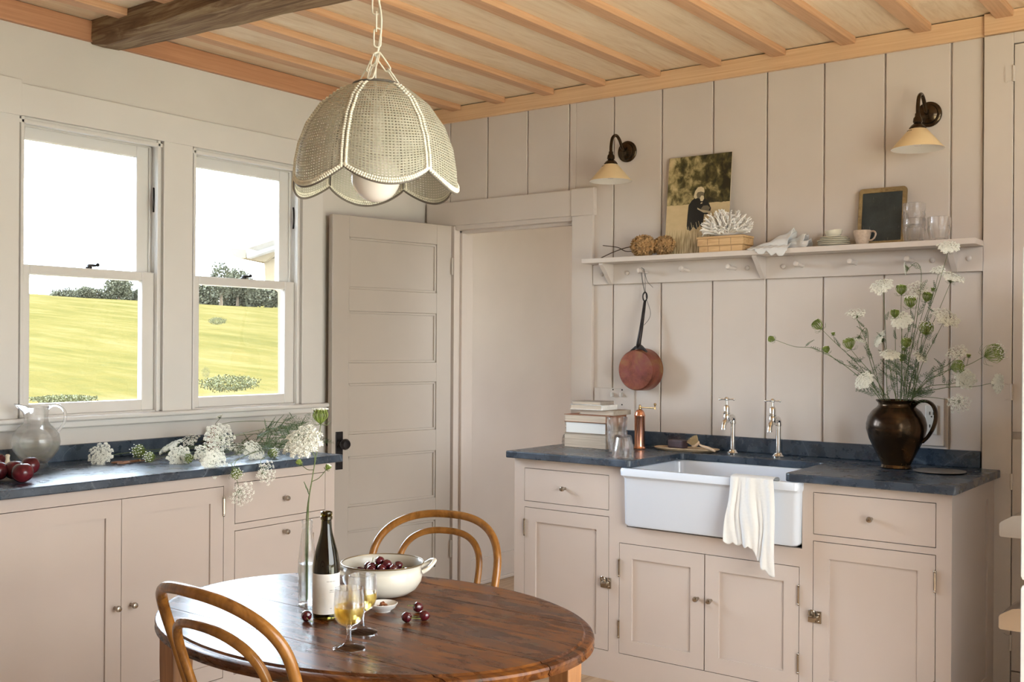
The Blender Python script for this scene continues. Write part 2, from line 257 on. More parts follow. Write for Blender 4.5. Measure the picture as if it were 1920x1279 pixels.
# ------------------------------------------------------------------ mesh builder
class MB:
    def __init__(s): s.bm = bmesh.new(); s.mats = []; s.cur = 0; s.uv = None
    def mat(s, m):
        if m not in s.mats: s.mats.append(m)
        s.cur = s.mats.index(m); return s
    def face(s, vs):
        try: f = s.bm.faces.new(vs)
        except ValueError: return None
        f.material_index = s.cur; return f
    def v(s, p): return s.bm.verts.new(p)
    def box(s, x0, x1, y0, y1, z0, z1, bev=0, M=None):
        x0, x1 = min(x0, x1), max(x0, x1); y0, y1 = min(y0, y1), max(y0, y1); z0, z1 = min(z0, z1), max(z0, z1)
        vs = [s.v((x, y, z)) for x in (x0, x1) for y in (y0, y1) for z in (z0, z1)]
        fs = [s.face([vs[i] for i in q]) for q in ((0, 1, 3, 2), (4, 6, 7, 5), (0, 4, 5, 1), (2, 3, 7, 6), (0, 2, 6, 4), (1, 5, 7, 3))]
        if M is not None: bmesh.ops.transform(s.bm, matrix=M, verts=vs)
        if bev:
            es = {e for f in fs for e in f.edges}
            r = bmesh.ops.bevel(s.bm, geom=list(es), offset=bev, segments=2, profile=.5, affect='EDGES')
            for f in r['faces']: f.material_index = s.cur
        return s
    def grid(s, P, closeu=False, closev=False, uv=False):
        n, mm = len(P), len(P[0]); V = [[s.v(p) for p in row] for row in P]
        for i in range(n if closeu else n-1):
            for j in range(mm if closev else mm-1):
                f = s.face([V[i][j], V[(i+1) % n][j], V[(i+1) % n][(j+1) % mm], V[i][(j+1) % mm]])
                if uv and f:
                    if s.uv is None: s.uv = s.bm.loops.layers.uv.new('UVMap')
                    for l, (a, c2) in zip(f.loops, ((i, j), (i+1, j), (i+1, j+1), (i, j+1))): l[s.uv].uv = (a/(n if closeu else n-1), c2/(mm-1))
        return V
    def lathe(s, prof, c=(0, 0, 0), seg=32, M=None):
        c = Vector(c); rows = []
        for r, z in prof:
            rows.append([c+Vector((r*math.cos(2*PI*k/seg), r*math.sin(2*PI*k/seg), z)) for k in range(seg)])
        if M is not None: rows = [[M @ p for p in row] for row in rows]
        rows2 = []
        V = []
        for (r, z), row in zip(prof, rows):
            if r < 1e-6: V.append([s.v(row[0])])
            else: V.append([s.v(p) for p in row])
        for a, b2 in zip(V[:-1], V[1:]):
            for k in range(seg):
                k2 = (k+1) % seg
                if len(a) == 1 and len(b2) == 1: continue
                if len(a) == 1: s.face([a[0], b2[k2], b2[k]])
                elif len(b2) == 1: s.face([a[k], a[k2], b2[0]])
                else: s.face([a[k], a[k2], b2[k2], b2[k]])
        return s
    def tube(s, pts, r, seg=10, closed=False, caps=True, flat=None):
        pts = [Vector(p) for p in pts]; n = len(pts); rr = r if isinstance(r, (list, tuple)) else [r]*n
        t = [(pts[(i+1) % n]-pts[i-1] if closed else pts[min(i+1, n-1)]-pts[max(i-1, 0)]).normalized() for i in range(n)]
        u = t[0].orthogonal().normalized(); rows = []
        for i in range(n):
            u = (u-t[i]*u.dot(t[i]))
            u = u.normalized() if u.length > 1e-6 else t[i].orthogonal().normalized()
            w2 = t[i].cross(u)
            rows.append([pts[i]+(u*math.cos(2*PI*k/seg)+w2*math.sin(2*PI*k/seg))*rr[i] for k in range(seg)])
        V = s.grid(rows, closed, True)
        if caps and not closed: s.face(V[0][::-1]); s.face(V[-1])
        return s
    def ball(s, c, r, seg=12, ring=8, sc=(1, 1, 1)):
        c = Vector(c); prof = [(r*math.sin(PI*i/ring), -r*math.cos(PI*i/ring)) for i in range(ring+1)]; prof[0] = (0, -r); prof[-1] = (0, r)
        M = Matrix.Translation(c) @ Matrix.Diagonal((*sc, 1)); return s.lathe(prof, (0, 0, 0), seg, M)
    def prism(s, poly, x0, x1, plane='YZ'):
        def P(a, b2, t): return {'YZ': (t, a, b2), 'XZ': (a, t, b2), 'XY': (a, b2, t)}[plane]
        A = [s.v(P(a, b2, x0)) for a, b2 in poly]; B = [s.v(P(a, b2, x1)) for a, b2 in poly]; n = len(poly)
        s.face(A); s.face(B[::-1])
        for i in range(n): s.face([A[i], B[i], B[(i+1) % n], A[(i+1) % n]])
        return s
    def build(s, name, m=None, parent=None, smooth=False, bev=0, off=None, sub=0, solid=0):
        if m is not None and not s.mats: s.mats = [m]
        bmesh.ops.recalc_face_normals(s.bm, faces=s.bm.faces)
        if off is not None: bmesh.ops.translate(s.bm, vec=-Vector(off), verts=s.bm.verts)
        me = bpy.data.meshes.new(name); s.bm.to_mesh(me); s.bm.free()
        for mm in s.mats: me.materials.append(mm)
        o = bpy.data.objects.new(name, me); col.objects.link(o)
        if parent is not None: o.parent = parent
        if smooth:
            for p in me.polygons: p.use_smooth = True
            me.set_sharp_from_angle(angle=math.radians(smooth if smooth > 1 else 40))
        if solid: q = o.modifiers.new('s', 'SOLIDIFY'); q.thickness = solid; q.offset = 0
        if bev: q = o.modifiers.new('b', 'BEVEL'); q.width = bev; q.segments = 2; q.limit_method = 'ANGLE'; q.angle_limit = math.radians(40); q.harden_normals = False
        if sub: q = o.modifiers.new('u', 'SUBSURF'); q.levels = sub; q.render_levels = sub
        return o
def thing(name, label, cat, loc=(0, 0, 0), rz=0, group=None, kind=None):
    o = bpy.data.objects.new(name, None); col.objects.link(o); o.location = loc; o.rotation_euler = (0, 0, rz); o.empty_display_size = .05
    return tag(o, label, cat, group, kind)
def tag(o, label=None, cat=None, group=None, kind=None):
    if label: o['label'] = label
    if cat: o['category'] = cat
    if group: o['group'] = group
    if kind: o['kind'] = kind
    return o
def struct(o): o['kind'] = 'structure'; return o
def copy_tree(o, parent=None):
    c2 = o.copy(); col.objects.link(c2)
    if parent is not None: c2.parent = parent
    for ch in list(o.children): copy_tree(ch, c2)
    return c2
def smoothpath(pts, n=8):
    pts = [Vector(p) for p in pts]; out = []
    P = [pts[0]*2-pts[1]]+pts+[pts[-1]*2-pts[-2]]
    for i in range(1, len(P)-2):
        p0, p1, p2, p3 = P[i-1:i+3]
        for k in range(n):
            t = k/n; out.append(.5*((2*p1)+(p2-p0)*t+(2*p0-5*p1+4*p2-p3)*t*t+(3*p1-p0-3*p2+p3)*t**3))
    out.append(pts[-1]); return out
CH = .915; ZC = 2.65; SH = 1.787; TZ = .74
# ================================================================== SETTING
def wall_holes(a0, a1, z0, z1, t0, t1, holes, plane):
    mb = MB(); A = sorted({a0, a1, *[h[0] for h in holes], *[h[1] for h in holes]}); Z = sorted({z0, z1, *[h[2] for h in holes], *[h[3] for h in holes]})
    for i in range(len(A)-1):
        for j in range(len(Z)-1):
            ca, cz = (A[i]+A[i+1])/2, (Z[j]+Z[j+1])/2
            if any(h[0] < ca < h[1] and h[2] < cz < h[3] for h in holes): continue
            if plane == 'X': mb.box(t0, t1, A[i], A[i+1], Z[j], Z[j+1])
            else: mb.box(A[i], A[i+1], t0, t1, Z[j], Z[j+1])
    return mb
W1, W2, WZ = (-2.289, -1.666), (-1.522, -.899), (1.09, 2.225)
struct(wall_holes(-6.0, 0.119, -.02, ZC, -.105, 0, [(*W1, *WZ), (*W2, *WZ)], 'X').build('wall_left', M_plaster))
# sink wall: vertical boards with open joints in front of a backing
DX0, DX1, DZ = .222, .975, 2.01
wb = wall_holes(0, 4.6, -.02, ZC, .012, .12, [(DX0-.019, DX1+.009, -.02, DZ)], 'Y')
GR = [0, .174, .430, .689, .944, 1.201, 1.461, 1.722, 1.978, 2.232, 2.485, 2.741, 2.862, 3.10, 3.35, 3.60, 3.85, 4.10, 4.35, 4.6]
for a, b_ in zip(GR[:-1], GR[1:]):
    g = .0035; z0 = DZ if b_ < 1.0 else 0
    if a < DX1 < b_: wb.box(DX1+.01, b_-g, 0, .014, 0, ZC, .003)
    if a < DX1 < b_: wb.box(a+g, DX1+.01, 0, .014, DZ+.0, ZC, .003); continue
    if b_ <= .18: z0 = 0
    wb.box(a+g, b_-g, 0, .014, z0, ZC, .003)
struct(wb.build('wall_back', M_wall))
struct(wall_holes(-6.0, 0.12, -.02, ZC, 4.6, 4.75, [(-3.5, -1.3, .05, 2.45)], 'X').build('wall_right', M_plaster))  # opening added out of view to let in fill daylight
struct(wall_holes(-.14, 4.75, -.02, ZC, -6.15, -6.0, [], 'Y').build('wall_front', M_plaster))
fl = MB()
for i in range(50): fl.box(-.1+i*.099, -.1+i*.099+.0975, -6.1, 2.2, -.03, 0)
fl.mat(M_dark).box(-.14, 4.85, -6.15, 2.3, -.06, -.028)
fl.mats = [M_floor, M_dark]
for f_ in fl.bm.faces: f_.material_index = 1 if f_.calc_center_median().z < -.028 and abs(f_.normal.z) >= 0 and f_.calc_area() > 20 else 0
struct(fl.build('floor'))
# ceiling: panels, battens
ce = MB()
pe = [-.14, .235, .53, .835, 1.135, 1.435, 1.74, 2.04, 2.34, 2.64, 2.94, 3.24, 3.54, 3.84, 4.14, 4.44, 4.75]
for a, b_ in zip(pe[:-1], pe[1:]): ce.box(a+.001, b_-.001, -6.15, .12, ZC, ZC+.02)
ce.box(-.6, 5.2, -6.6, .6, ZC+.021, ZC+.2)
ceil = struct(ce.build('ceiling', M_plank))
for x in pe[1:-1]: MB().box(x-.031, x+.031, -6.0, -.022, ZC-.028, ZC+.001, .002).build('batten', M_batten, ceil)
struct(MB().box(.02, 2.868, -.02, 0, 2.566, 2.645, .002).build('trim_1', M_trimo))
struct(MB().box(2.868, 4.6, -.035, 0, 2.566, 2.647, .002).build('trim_2', M_trimo))
struct(MB().box(0, .022, -6, 0, 2.566, 2.647, .002).build('trim_3', M_trimo2))
# rough hewn beam
bm_ = MB(); rows = []
for i in range(41):
    x = .0+i*.115; y0 = -2.0; yw = .15+.08*min(1, x/1.2); zb = 2.553+.012*math.sin(x*2.1)-.01*min(1, x/.6); row = []
    poly = [(y0-.002*i*.2, ZC-.001), (y0-.004, zb+.012), (y0+.018, zb-.004), (y0+yw*.4, zb-.006), (y0+yw-.02, zb-.002), (y0+yw, zb+.02), (y0+yw, ZC-.001)]
    for k, (y, z) in enumerate(poly):
        n_ = noise.noise(Vector((x*3, k*1.7, 3)))*.014+noise.noise(Vector((x*11, k*2.7, 9)))*.006 if 0 < k < 6 else 0
        row.append((x, y+n_*.6, z+n_ if i else z+.012))
    rows.append(row)
V = bm_.grid(rows); bm_.face(V[0]); bm_.face(V[-1][::-1])
tag(bm_.build('ceiling_beam', M_beam, smooth=35), 'rough hewn weathered dark timber beam running under the ceiling battens above the windows', 'beam')
# window casings, stool
def casing():
    c = MB()
    c.box(0, .02, W1[0]-.13, W1[0], 1.09, 2.225, .002); c.box(0, .02, W1[1], W2[0], 1.09, 2.225, .002); c.box(0, .02, W2[1], W2[1]+.13, 1.09, 2.225, .002)
    c.box(0, .021, W1[0]+.007, W2[1]+.13, 2.225, 2.344, .002); c.box(0, .026, W1[0]-.16, W1[0]+.007, 2.222, 2.357, .002)
    return c
struct(casing().build('trim_4', M_trimw))
st = MB(); st.box(-.01, .052, W1[0]-.2, -.733, 1.072, 1.09, .006); st.box(0, .03, W1[0]-.2, -.733, 1.045, 1.072, .005)
struct(st.build('trim_5', M_trimw))
def window(n, Y):
    y0, y1 = Y; z0, z1 = WZ
    t = struct(thing(f'window_{n}', None, None, (0, y0, z0)))
    f = MB(); off = (0, y0, z0)
    for (a, b_) in ((y0, y0+.012), (y1-.012, y1)): f.box(-.105, 0.0, a, b_, z0, z1)
    f.box(-.105, 0, y0, y1, z1-.012, z1); f.box(-.12, 0, y0, y1, z0-.01, z0+.006)
    for xs in ((-.012, .012), (-.056, -.048), (-.1055, -.092)):   # stop beads
        f.box(xs[0], xs[1], y0+.010, y0+.024, z0, z1, .003); f.box(xs[0], xs[1], y1-.024, y1-.010, z0, z1, .003); f.box(xs[0], xs[1], y0, y1, z1-.026, z1-.010, .003)
    f.build('window_frame', M_trimw, t, off=off)
    def sash(nm, xa, xb, za, zb, rb, rt):
        s = MB(); a, b_ = y0+.014, y1-.014; sw, sw2 = .047, .064
        s.box(xa, xb, a, a+sw, za, zb, .003); s.box(xa, xb, b_-sw2, b_, za, zb, .003); s.box(xa, xb, a+sw, b_-sw2, za, za+rb, .003); s.box(xa, xb, a+sw, b_-sw2, zb-rt, zb, .003)
        o = s.build(nm, M_trimw, t, off=off)
        MB().box((xa+xb)/2-.002, (xa+xb)/2+.002, a+sw-.004, b_-sw2+.004, za+rb-.004, zb-rt+.004).build('pane', M_pane, o, off=off); return o
    sash('upper_sash', -.090, -.058, 1.636, z1-.012, .038, .058)
    lo = sash('lower_sash', -.046, -.014, z0+.006, 1.672, .045, .036)
    yc = (y0+y1)/2; l = MB()
    l.lathe([(0, 0), (.013, 0), (.014, .006), (.006, .01), (0, .01)], (-.028, yc, 1.672), 14); l.box(-.036, -.018, yc-.006, yc+.03, 1.680, 1.690, .003); l.ball((-.02, yc+.034, 1.688), .008)
    l.build('sash_lock', M_blackm, lo, True, off=off)
    h = MB(); h.tube(smoothpath([(-.03, y1-.016, 1.93), (-.018, y1-.024, 1.95), (-.014, y1-.026, 1.98), (-.02, y1-.022, 2.01), (-.03, y1-.016, 2.03)], 4), .004, 8)
    h.build('sash_stop', M_blackm, t, True, off=off)
window(1, W1); window(2, W2)
# doorway trim
d = MB(); d.box(DX1, 1.096, -.02, 0, 0, 2.012, .003); d.box(.09, DX0-.0225, -.02, 0, 0, 2.012, .003)
d.box(.03, 1.0, -.022, 0, 2.012, 2.14, .003); d.box(.975, 1.108, -.03, 0, 2.008, 2.142, .003)
struct(d.build('trim_6', M_wall))
d = MB(); d.box(DX0-.022, DX0, -.0185, .14, 0, DZ, .002); d.box(DX1, DX1+.012, 0.0, .14, 0, DZ, .002); d.box(DX0, DX1, -.01, .14, DZ-.02, DZ+.004, .002); d.box(DX0, DX0+.015, .03, .07, 0, DZ-.02, .002); d.box(DX0, DX1, .03, .07, DZ-.035, DZ-.018, .002)
struct(d.build('trim_7', M_wall))
# passage beyond
struct(wall_holes(.12, 2.4, -.02, 2.6, -.1, .04, [], 'X').build('wall_passage', M_wall))
struct(MB().box(-.1, 2.3, 2.3, 2.4, 0, 2.6).build('wall_passage_end', M_wall))
struct(wall_holes(.12, 2.4, -.02, 2.6, 2.15, 2.25, [(.55, 1.25, .8, 2.0)], 'X').build('wall_passage_side', M_wall))  # unseen opening added so daylight reaches the passage
struct(MB().box(-.1, 2.3, .13, 2.4, 2.6, 2.7).build('ceiling_passage', M_wall))
bb = MB(); bb.box(.04, .056, .14, 2.3, 0, .15, .002); bb.box(.04, .072, .14, 2.3, 0, .02, .004); struct(bb.build('baseboard_passage', M_wall))
# open five panel door
H = Vector((.2144, -.032, 0)); E_ = Vector((.0762, -.7545, 0)); da = math.atan2((E_-H).y, (E_-H).x)
dr = struct(thing('door_1', None, None, H, da))
dm = MB(); DW, DT = .738, .036
pz = [(.21, .458), (.575, .823), (.933, 1.184), (1.285, 1.541), (1.650, 1.905)]; pa, pb = .097, .642
dm.box(0, pa, -.0, -DT, .01, 2.01); dm.box(pb, DW, 0, -DT, .01, 2.01)
zz = [.01]+[v_ for p_ in pz for v_ in p_]+[2.01]
for i in range(0, len(zz), 2): dm.box(pa, pb, 0, -DT, zz[i], zz[i+1])
for a, b_ in pz:
    dm.box(pa, pb, -.012, -DT+.012, a, b_)
    for q in ((pa, pa+.012, a, b_), (pb-.012, pb, a, b_), (pa, pb, a, a+.012), (pa, pb, b_-.012, b_)): dm.box(q[0], q[1], -.005, -.03, q[2], q[3])
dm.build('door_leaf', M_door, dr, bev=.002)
k = MB(); k.box(.675, .716, -.004, .004, .765, .95, .002); k.box(.675, .716, -DT-.004, -DT+.004, .765, .95, .002)
k.build('escutcheon', M_blackm, dr)
for s_ in (1, -1):
    k = MB(); Mx = Matrix.Translation((.696, .004 if s_ > 0 else -DT-.004, .892)) @ Matrix.Rotation(-s_*PI/2, 4, 'X')
    k.lathe([(0, 0), (.016, 0), (.016, .006), (.009, .010), (.008, .028), (.018, .034), (.026, .045), (.027, .056), (.02, .068), (0, .072)], (0, 0, 0), 24, Mx)
    k.build('door_knob', M_blackm, dr, True)
for z in (.25, 1.75):
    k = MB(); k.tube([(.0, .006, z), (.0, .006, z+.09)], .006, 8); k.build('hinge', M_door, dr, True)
# patch board with switches, right board with outlet
t = thing('switch_board', 'narrow painted patch board with two toggle switches on the wall behind the books', 'switch', (1.21, 0, 1.08))
MB().box(-.108, .115, -.008, 0, -.16, .095, .002).build('board', M_wall, t)
for x in (.0, .05):
    q = MB(); q.box(x-.004, x+.004, -.028, -.008, .055, .075, .002); q.build('toggle', M_outlet, t)
    for z in (.03, .10): MB().ball((x, -.0085, z-.012), .0035, 8, 6).build('screw', M_blackm, t, True)
t = thing('power_outlet', 'white duplex power outlet on a painted board behind the bronze jug handle', 'outlet', (2.69, 0, 1.09))
MB().box(-.09, .035, -.012, 0, -.10, .09, .003).build('board', M_wall, t)
pl = MB().box(-.035, .012, -.018, -.012, -.055, .06, .003).build('cover_plate', M_outlet, t)
for z in (-.022, .028):
    q = MB()
    for x in (-.018, -.004): q.box(x-.0015, x+.0015, -.0195, -.0175, z-.006, z+.006)
    q.ball((-.011, -.0185, z-.013), .003, 8, 6); q.build('socket', M_dark, pl)
# ================================================================== CABINETS
def knob(p, parent, r=.011):
    k = MB(); Mx = Matrix.Translation(p) @ Matrix.Rotation(PI/2, 4, 'X')
    k.lathe([(0, 0), (.006, 0), (.005, .008), (.005, .014), (r*.9, .018), (r, .024), (r*.8, .031), (0, .034)], (0, 0, 0), 18, Mx); return k.build('knob', M_nickel, parent, True)
def hinge(x, z, parent):
    k = MB(); k.tube([(x, -.004, z-.03), (x, -.004, z+.03)], .0045, 8)
    for s_ in (-1, 1): k.ball((x, -.004, z+s_*.034), .005, 8, 6)
    return k.build('hinge', M_nickel, parent, True)
def latch(x, z, parent, s_=1):
    k = MB(); k.box(x-.024, x+.004, -.006, 0, z-.022, z+.022, .002); k.box(x+.008, x+.026, -.008, 0, z-.022, z+.022, .002)
    k.box(x-.018, x+.014, -.020, -.006, z-.010, z+.006, .003); k.tube(smoothpath([(x-.014, -.016, z+.004), (x-.012, -.022, z+.024), (x+.004, -.022, z+.024), (x+.006, -.016, z+.004)], 4), .003, 8)
    k.ball((x+.017, -.010, z+.013), .004, 8, 6); k.ball((x+.017, -.010, z-.013), .004, 8, 6); return k.build('latch', M_nickel, parent, True)
def cabinet(name, label, loc, rz, x0, x1, doors=(), drawers=(), top=.885, depth=.59, open_top=None, sides=()):
    """front faces -y at local y=0"""
    t = thing(name, label, 'cabinet', loc, rz)
    ops = [(d_[0], d_[1], d_[2], d_[3]) for d_ in doors]+[(d_[0], d_[1], d_[2], d_[3]) for d_ in drawers]
    if open_top: ops.append(open_top)
    f = MB(); g = .0025; A = sorted({x0, x1, *[o[0]-g for o in ops], *[o[1]+g for o in ops]}); Z = sorted({0, top, *[o[2]-g for o in ops], *[o[3]+g for o in ops]})
    Z = [z for z in Z if z <= top]
    for j in range(len(Z)-1):                 # face frame: merge runs along x
        i = 0
        while i < len(A)-1:
            solid = lambda i: not any(o[0]-g-1e-6 < (A[i]+A[i+1])/2 < o[1]+g+1e-6 and o[2]-g-1e-6 < (Z[j]+Z[j+1])/2 < o[3]+g+1e-6 for o in ops)
            if solid(i):
                k = i
                while k+1 < len(A)-1 and solid(k+1): k += 1
                f.box(A[i], A[k+1], 0, .022, Z[j], Z[j+1]); i = k+1
            else: i += 1
    if 'l' in sides:
        f.box(x0, x0+.018, .022, depth, 0, top)
    if 'r' in sides:
        f.box(x1-.02, x1-.006, .022, depth, 0, top)
        for q in ((.022, .075, 0, top), (depth-.095, depth, 0, top), (.075, depth-.095, top-.07, top), (.075, depth-.095, 0, .15)): f.box(x1-.007, x1, *q)
    body = f.build('body', M_cab, t)
    q = MB(); tp = open_top[2]-.02 if open_top else top-.01
    q.box(x0+.02, x1-.022, .030, depth, .02, tp); q.build('interior', M_dark, t)
    for d_ in doors:
        a, b_, z0, z1 = d_[:4]; fw = .058; s = MB()
        s.box(a, a+fw, 0, .02, z0, z1); s.box(b_-fw, b_, 0, .02, z0, z1); s.box(a+fw, b_-fw, 0, .02, z0, z0+fw); s.box(a+fw, b_-fw, 0, .02, z1-fw, z1); s.box(a+fw, b_-fw, .008, .016, z0+fw, z1-fw)
        o = s.build('door', M_cab, t)
        opt = d_[4]
        if 'k' in opt: knob((opt['k'][0], 0, opt['k'][1]), o)
        if 'l' in opt: latch(opt['l'][0], opt['l'][1], o)
        for hx, hz in opt.get('h', ()): hinge(hx, hz, o)
    for d_ in drawers:
        a, b_, z0, z1 = d_[:4]; s = MB()
        if len(d_) > 5:
            fw = .058; s.box(a, a+fw, 0, .02, z0, z1); s.box(b_-fw, b_, 0, .02, z0, z1); s.box(a+fw, b_-fw, 0, .02, z0, z0+fw); s.box(a+fw, b_-fw, 0, .02, z1-fw, z1); s.box(a+fw, b_-fw, .008, .016, z0+fw, z1-fw)
        else: s.box(a, b_, 0, .02, z0, z1)
        o = s.build('drawer', M_cab, t); knob((d_[4][0], 0, d_[4][1]), o)
    return t
FY = -.61
# sink run (world x = local x)
cabinet('base_cabinet', 'pinkish painted base cabinet left of the sink with one drawer over a latched door', (0, FY, 0), 0, 1.078, 1.590,
        doors=[(1.135, 1.563, .122, .671, {'l': (1.553, .40), 'h': ((1.135, .585), (1.135, .21))})], drawers=[(1.134, 1.562, .701, .841, (1.346, .770))], sides=('l',))
cabinet('sink_cabinet', 'pinkish painted sink base cabinet with a pair of doors under the white sink', (0, FY, 0), 0, 1.590, 2.408,
        doors=[(1.617, 1.997, .122, .570, {'k': (1.972, .397), 'h': ((1.617, .47), (1.617, .22))}), (2.002, 2.379, .122, .570, {'k': (2.028, .397), 'h': ((2.379, .47), (2.379, .22))})],
        open_top=(1.652, 2.388, .642, .89))
cabinet('base_cabinet', 'pinkish painted base cabinet right of the sink, below the bronze jug', (0, FY, 0), 0, 2.408, 2.911,
        doors=[(2.434, 2.858, .122, .672, {'l': (2.440, .40), 'h': ((2.858, .585), (2.858, .21))})], drawers=[(2.434, 2.858, .700, .848, (2.642, .774))], sides=('r',))
# window run: local x = world y - (-4), front faces +x
LY = -4.0
def lx(y): return y-LY
cabinet('base_cabinet', 'long painted base cabinet under the windows with wide flush shaker doors', (.615, LY, 0), PI/2, 0, lx(-1.785),
        doors=[(lx(-3.52), lx(-3.095), .122, .838, {}), (lx(-3.09), lx(-2.668), .122, .838, {}), (lx(-2.664), lx(-2.2385), .122, .838, {'k': (lx(-2.262), .47)}), (lx(-2.2365), lx(-1.812), .122, .838, {'k': (lx(-2.20), .47), 'h': ((lx(-1.812), .765), (lx(-1.812), .21))})], depth=.60)
cabinet('drawer_cabinet', 'painted drawer cabinet at the end of the window run beside the open door', (.615, LY, 0), PI/2, lx(-1.785), lx(-1.247),
        drawers=[(lx(-1.757), lx(-1.300), .693, .845, (lx(-1.52), .765)), (lx(-1.757), lx(-1.300), .122, .663, (lx(-1.52), .632), 1)], depth=.60, sides=('r',))
# worktops
wt = thing('worktop', 'dark blue-grey soapstone worktop around the white sink', 'worktop', (0, 0, CH-.03))
def slab(poly, z0, z1, r_idx=(), rad=.02):
    out = []
    n = len(poly)
    for i, p in enumerate(poly):
        p = Vector(p).to_2d() if len(p) > 2 else Vector(p)
        if i in r_idx:
            a = (Vector(poly[i-1])-p).normalized(); c_ = (Vector(poly[(i+1) % n])-p).normalized()
            A = p+a*rad; C_ = p+c_*rad
            for k_ in range(7): t_ = k_/6; out.append((A*(1-t_)**2+p*2*t_*(1-t_)+C_*t_*t_)[:])
        else: out.append(p[:])
    return MB().prism(out, z0, z1, 'XY')
s = slab([(1.058, -.001), (1.058, -.65), (1.685, -.65), (1.692, -.225), (2.325, -.215), (2.335, -.65), (2.932, -.65), (2.932, -.002)], 0, .03, (2, 3, 4, 5), .03)
o = s.build('counter_slab', M_stone, wt, bev=.004)
q = MB(); q.box(1.21, 2.062, -.022, -.001, .03, .095, .003); q.box(2.064, 2.860, -.022, -.001, .03, .095, .003); q.build('upstand', M_stone, wt)
wt2 = thing('worktop', 'dark soapstone worktop with upstand beneath the windows', 'worktop', (0, 0, CH-.03))
MB().box(.001, .64, -4.0, -1.222, 0, .03, .004).build('counter_slab', M_stone, wt2)
MB().box(.001, .022, -4.0, -1.30, .03, .093, .003).build('upstand', M_stone, wt2)
# ---- sink
sk = thing('farmhouse_sink', 'white fireclay farmhouse sink with a lipped apron front', 'sink', (2.02, -.43, .65))
s = MB(); x0, x1, y0, y1 = -.367, .367, -.215, .225; zt = .235
def rr(x0, x1, y0, y1, r, z, n=6):
    o_ = []
    for cx, cy, a0 in ((x1-r, y1-r, 0), (x0+r, y1-r, PI/2), (x0+r, y0+r, PI), (x1-r, y0+r, 1.5*PI)):
        for k_ in range(n+1): a = a0+PI/2*k_/n; o_.append((cx+r*math.cos(a), cy+r*math.sin(a), z))
    return o_
rows = [rr(x0+.008, x1-.008, y0+.006, y1, .02, 0), rr(x0, x1, y0, y1, .022, .01), rr(x0-.003, x1+.003, y0-.002, y1, .022, zt-.045), rr(x0-.004, x1+.004, y0-.006, y1, .022, zt-.038), rr(x0-.008, x1+.008, y0-.022, y1, .022, zt-.030),
        rr(x0-.009, x1+.009, y0-.024, y1, .022, zt-.008), rr(x0-.006, x1+.006, y0-.020, y1, .02, zt-.001), rr(x0, x1, y0-.012, y1-.006, .02, zt), rr(x0+.016, x1-.016, y0+.010, y1-.018, .03, zt-.001), rr(x0+.023, x1-.023, y0+.016, y1-.024, .035, zt-.008), rr(x0+.03, x1-.03, y0+.022, y1-.03, .04, .07), rr(x0+.045, x1-.045, y0+.035, y1-.045, .05, .035), rr(-.03, .03, -.03, .03, .029, .028)]
V = s.grid(rows, False, True); s.face(V[0][::-1]); s.face(V[-1]); s.build('basin', M_ceramic, sk, 50)
s = MB(); s.lathe([(0, .031), (.028, .031), (.032, .029), (.03, .027)], (0, 0, 0), 20); s.build('drain', M_nickel, sk, True)
# ---- towel over the sink
tw = MB(); rows = []; NU, NV = 60, 70; top = .891
for i in range(NU+1):
    u = i/NU; row = []
    zb = .655-.020*u-(0.0 if u < .52 else .090*((u-.52)/.48)**.7); zb += -.010*abs(math.sin(u*PI*7))-.004
    xa = 2.142+.163*u
    for j in range(NV+1):
        v_ = j/NV
        if v_ < .16: tt = v_/.16; y = -.585-.03*tt; z = top-.10+.10*tt
        elif v_ < .30: tt = (v_-.16)/.14; y = -.615-.068*tt; z = top+.004*math.sin(PI*tt)+.002
        else:
            tt = (v_-.30)/.70; z = top-(top-zb)*tt; y = -.683-.004*tt
        wv = min(1, max(0, (v_-.22)/.5))
        fold = math.sin(u*15+1.5*v_)*.007+math.sin(u*31-4*v_)*.0035
        x = xa+.010*math.sin(v_*5+u*7)*wv+(u-.5)*.02*wv+.012*wv*(u > .5)*(u-.5)*2
        row.append((x, y-abs(.006+fold)*(.25+wv) if v_ > .16 else y, z+.0*fold))
    rows.append(row)
tw.grid(rows); tag(tw.build('tea_towel', M_linen, None, True, solid=.0016), 'white embroidered tea towel with scalloped edge draped over the sink front', 'towel')
